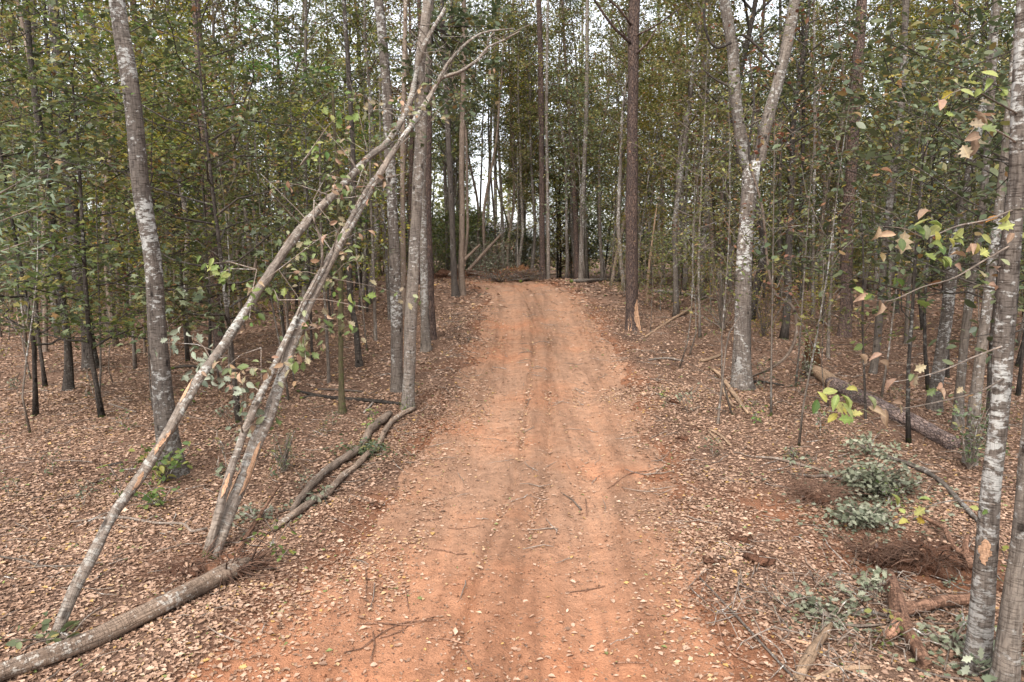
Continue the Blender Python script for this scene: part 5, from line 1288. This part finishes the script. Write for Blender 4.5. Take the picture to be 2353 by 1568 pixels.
# ------------------------------------------------------------------ the woods
ORD = 'first second third fourth fifth sixth seventh eighth ninth tenth eleventh twelfth thirteenth fourteenth fifteenth sixteenth seventeenth eighteenth nineteenth'.split()
TENS = ['', '', 'twent', 'thirt', 'fort', 'fift', 'sixt', 'sevent', 'eight', 'ninet']
def ordinal(k):
    if k < 19: return ORD[k]
    k += 1
    return TENS[k // 10] + 'ieth' if k % 10 == 0 else TENS[k // 10] + 'y-' + ORD[k % 10 - 1]

WOODS = []        # (kind, variant, x, y, scale)
taken = [(o.location.x, o.location.y) for o in scene.objects if o.parent is None and o.get('category') in ('tree', 'sapling')]
def free(x, y, d):
    return all((x - a) ** 2 + (y - b_) ** 2 > d * d for a, b_ in taken)
def ok_spot(x, y, m):
    u = abs(x - float(centre(y)))
    if y < 38 and u < float(halfw(y)) + m: return False
    px = project((x, y, 2))[0]
    if y > 30 and 1085 < px < 1150: return False         # the bright gap
    if m == 1.31 and 1010 < px < 1225: return False
    return True
def plant(kind, n, y0, y1, dmin, side=0, x_lo=-1e9, x_hi=1e9, smin=.8, smax=1.2, margin=1.3, pw=2.0):
    k = tries = 0
    while k < n and tries < n * 40:
        tries += 1
        y = (random.random() * (y1 ** pw - y0 ** pw) + y0 ** pw) ** (1 / pw)
        x = random.uniform(-.86, .86) * y
        if not (x_lo < x / y < x_hi) or not ok_spot(x, y, margin) or not free(x, y, dmin): continue
        taken.append((x, y)); k += 1
        WOODS.append((kind, random.randrange(len(KINDS[kind])), x, y, random.uniform(smin, smax)))
plant('layer', 7, 12.5, 19, 1.6, x_lo=-.72, x_hi=-.28, margin=2.5)
plant('layer', 5, 18, 26, 1.6, x_lo=-.7, x_hi=-.2, margin=2.5)
plant('layer_dark', 3, 12.5, 18, 1.5, x_lo=.42, x_hi=.80, margin=3)
plant('layer_dark', 4, 16, 26, 1.5, x_lo=.3, x_hi=.85, margin=3)
kinds('broad', 2, [M['dark_leaf']], H=6, r0=.035, start=.34, spread=1.7, limbs=20, n_leaf=900, leaf=.14, bark=M['oak'], clump=.28, rise=.35, sides=6, tpl=LEAF10, flat=.5, up=.5)
for k, (px, y_, sc_) in enumerate(((2110, 11.6, 1.1), (2300, 12.0, 1.1), (2150, 15.0, 1.15), (2400, 9.2, 1.05))):
    x_ = (px - 1176.5) / FPX * (y_ * math.cos(_p) + 1.2 * math.sin(_p)); taken.append((x_, y_)); WOODS.append(('broad', k % 2, x_, y_, sc_))
plant('bare', 44, 19, 46, 1.2, smin=.75, smax=1.15, margin=2.0)
plant('grey', 54, 20, 44, 1.4, smin=.7, smax=1.15, margin=2.2)
plant('grey', 12, 34, 50, 1.2, smin=.8, smax=1.1, x_lo=-.05, x_hi=.25, margin=2.0)
plant('dark', 26, 19, 46, 2.0, smin=.75, smax=1.15, margin=2.6)
plant('pine', 9, 24, 46, 2.2, smin=.8, smax=1.1, margin=2.6)
plant('young', 40, 17, 42, 1.2, smin=.6, smax=1.3, margin=2.0)
plant('shrub', 40, 20, 42, .9, smin=.6, smax=1.3, margin=1.6)
kinds('whip', 4, [BG, M['yellow_leaf'], BG, M['rust_leaf']], H=5.5, r0=.018, start=.25, spread=.75, limbs=12, n_leaf=260, leaf=.09, bark=M['grey'], clump=.16, rise=.9, sides=5, wob=.4)
kinds('sprig', 3, [M['green_leaf'], M['pale_leaf'], M['dark_leaf']], H=.34, r0=.005, start=.1, spread=.2, limbs=6, n_leaf=30, leaf=.06, bark=M['twig'], clump=.04, rise=.8, sides=4, wob=.05, tpl=LEAF10, twigs=1)
plant('whip', 70, 11, 34, .7, smin=.6, smax=1.3, margin=1.5)
plant('sprig', 46, 5.2, 15, .45, smin=.6, smax=1.4, margin=.35)
plant('grey', 34, 44, 62, 1.6, smin=.8, smax=1.2)
plant('dense', 12, 30, 42, 2.2, smin=.5, smax=.8, margin=4)
for k in range(8):
    y_ = 37 + 2.1 * k; px = 1062 + (k * 53) % 130; x_ = (px - 1176.5) / FPX * y_
    taken.append((x_, y_)); WOODS.append(('bare', k % 4, x_, y_, random.uniform(.95, 1.15)))
for k in range(22):
    y_ = 40 + 1.2 * k; px = (990 + (k * 37) % 70) if k % 2 else (1190 + (k * 41) % 80); x_ = (px - 1176.5) / FPX * y_
    taken.append((x_, y_)); WOODS.append(('grey', k % 4, x_, y_, random.uniform(.8, 1.1)))
for k in range(16):
    y_ = random.uniform(40, 64); px = random.uniform(1000, 1230); x_ = (px - 1176.5) / FPX * y_
    taken.append((x_, y_)); WOODS.append(('bush', k % 2, x_, y_, random.uniform(.8, 1.35)))
plant('dense', 95, 42, 68, 1.8, smin=.7, smax=1.2, margin=1.31)
NAMES = {'grey': ('slender_tree', 'tree', 'slender grey tree'), 'dark': ('dark_tree', 'tree', 'dark-trunked tree'), 'pine': ('pine_tree', 'tree', 'straight pine'), 'young': ('young_tree', 'young tree', 'thin leafy young tree'),
         'dense': ('bushy_tree', 'tree', 'distant bushy tree'), 'shrub': ('shrub', 'shrub', 'low leafy shrub'), 'broad': ('broadleaf_tree', 'tree', 'large-leaved dark green small tree'), 'whip': ('thin_sapling', 'sapling', 'whip-thin sapling'), 'sprig': ('seedling', 'plant', 'small leafy seedling'), 'bare': ('slender_tree', 'tree', 'thin brown sparse-leaved tree'), 'bush': ('bush', 'bush', 'dark green bush'), 'layer': ('small_tree', 'tree', 'star-leaved small tree'), 'layer_dark': ('holly_tree', 'tree', 'dark glossy-leaved small tree')}
GROUPS = {'grey': 'slender grey trees in the woods', 'dark': 'dark-trunked trees in the woods', 'pine': 'pines in the woods', 'young': 'young trees in the woods', 'dense': 'bushy trees at the back of the woods', 'shrub': 'shrubs under the trees', 'broad': 'large-leaved small trees near the right edge', 'whip': 'whip-thin saplings under the trees', 'sprig': 'seedlings in the leaf litter', 'bare': 'thin sparse-leaved trees in the woods', 'bush': 'bushes under the bright gap', 'layer': 'star-leaved small trees on the left', 'layer_dark': 'dark-leaved small trees on the right'}
ANCHORS.sort()
edges = [(-1e9, 'the left edge')] + ANCHORS + [(1e9, 'the right edge')]
buckets = {}
for w in WOODS:
    px = project((w[2], w[3], float(ground(w[2], w[3]))))[0]
    s = max(i for i in range(len(edges)) if edges[i][0] <= px)
    buckets.setdefault((w[0], s), []).append((w[3], w, px))
for (kind, s), lst in sorted(buckets.items()):
    lst.sort(key=lambda q: q[0])
    for k, (_, w, px) in enumerate(lst):
        nm, cat, desc = NAMES[kind]
        lab = f'{ordinal(k)} nearest {desc} between {edges[s][1]} and {edges[s + 1][1]}' if len(lst) > 1 else f'lone {desc} between {edges[s][1]} and {edges[s + 1][1]}'
        z = float(ground(w[2], w[3])) - .05
        t = thing(nm, lab, cat, (w[2], w[3], z), GROUPS[kind], random.random() * 6.28)
        sc = w[4]; t.scale = (sc, sc, sc * random.uniform(.9, 1.15))
        t.rotation_euler = (random.gauss(0, .035), random.gauss(0, .035), t.rotation_euler.z)
        tr, cr = KINDS[kind][w[1]]
        put('trunk', tr, t); put('crown', cr, t)

# the far-off wood as one mass
fw = MB(); n = 185000
yy = RNG.uniform(66, 100, n); xx = RNG.uniform(-1.0, 1.0, n) * yy
hh = 21 * (.75 + .3 * vnoise(xx * .13, yy * .05)) ; zz = hh * RNG.random(n) ** .8
pxs = 1176.5 + FPX * xx / yy
keep = ~((pxs > 1080) & (pxs < 1155) & (zz > 6.5 + 3 * vnoise(xx * .8, yy * .3)) & (zz < 12))
keep &= RNG.random(n) < (1.0 - .6 * (zz / hh) ** 1.2)
keep &= vnoise(xx * .5, zz * .5 + yy) > -.45
keep &= ~((np.abs(xx - hb_[0]) < 7) & (yy < 88) & (zz < 7))
xx, yy, zz = xx[keep], yy[keep], zz[keep]; n = len(xx)
T, N = rand_dirs(n, .9)
fw.leaves(np.stack([xx, yy, ground(xx, yy) + zz], -1), T, N, RNG.uniform(.28, .6, n), LEAF4, RNG.random(n) * .9)
o = put('far_woods', fw.mesh('far_woods', M['bg_leaf'])); o['kind'] = 'stuff'; tag(o, 'hazy mass of far woodland closing the view behind the trunks', 'woodland')
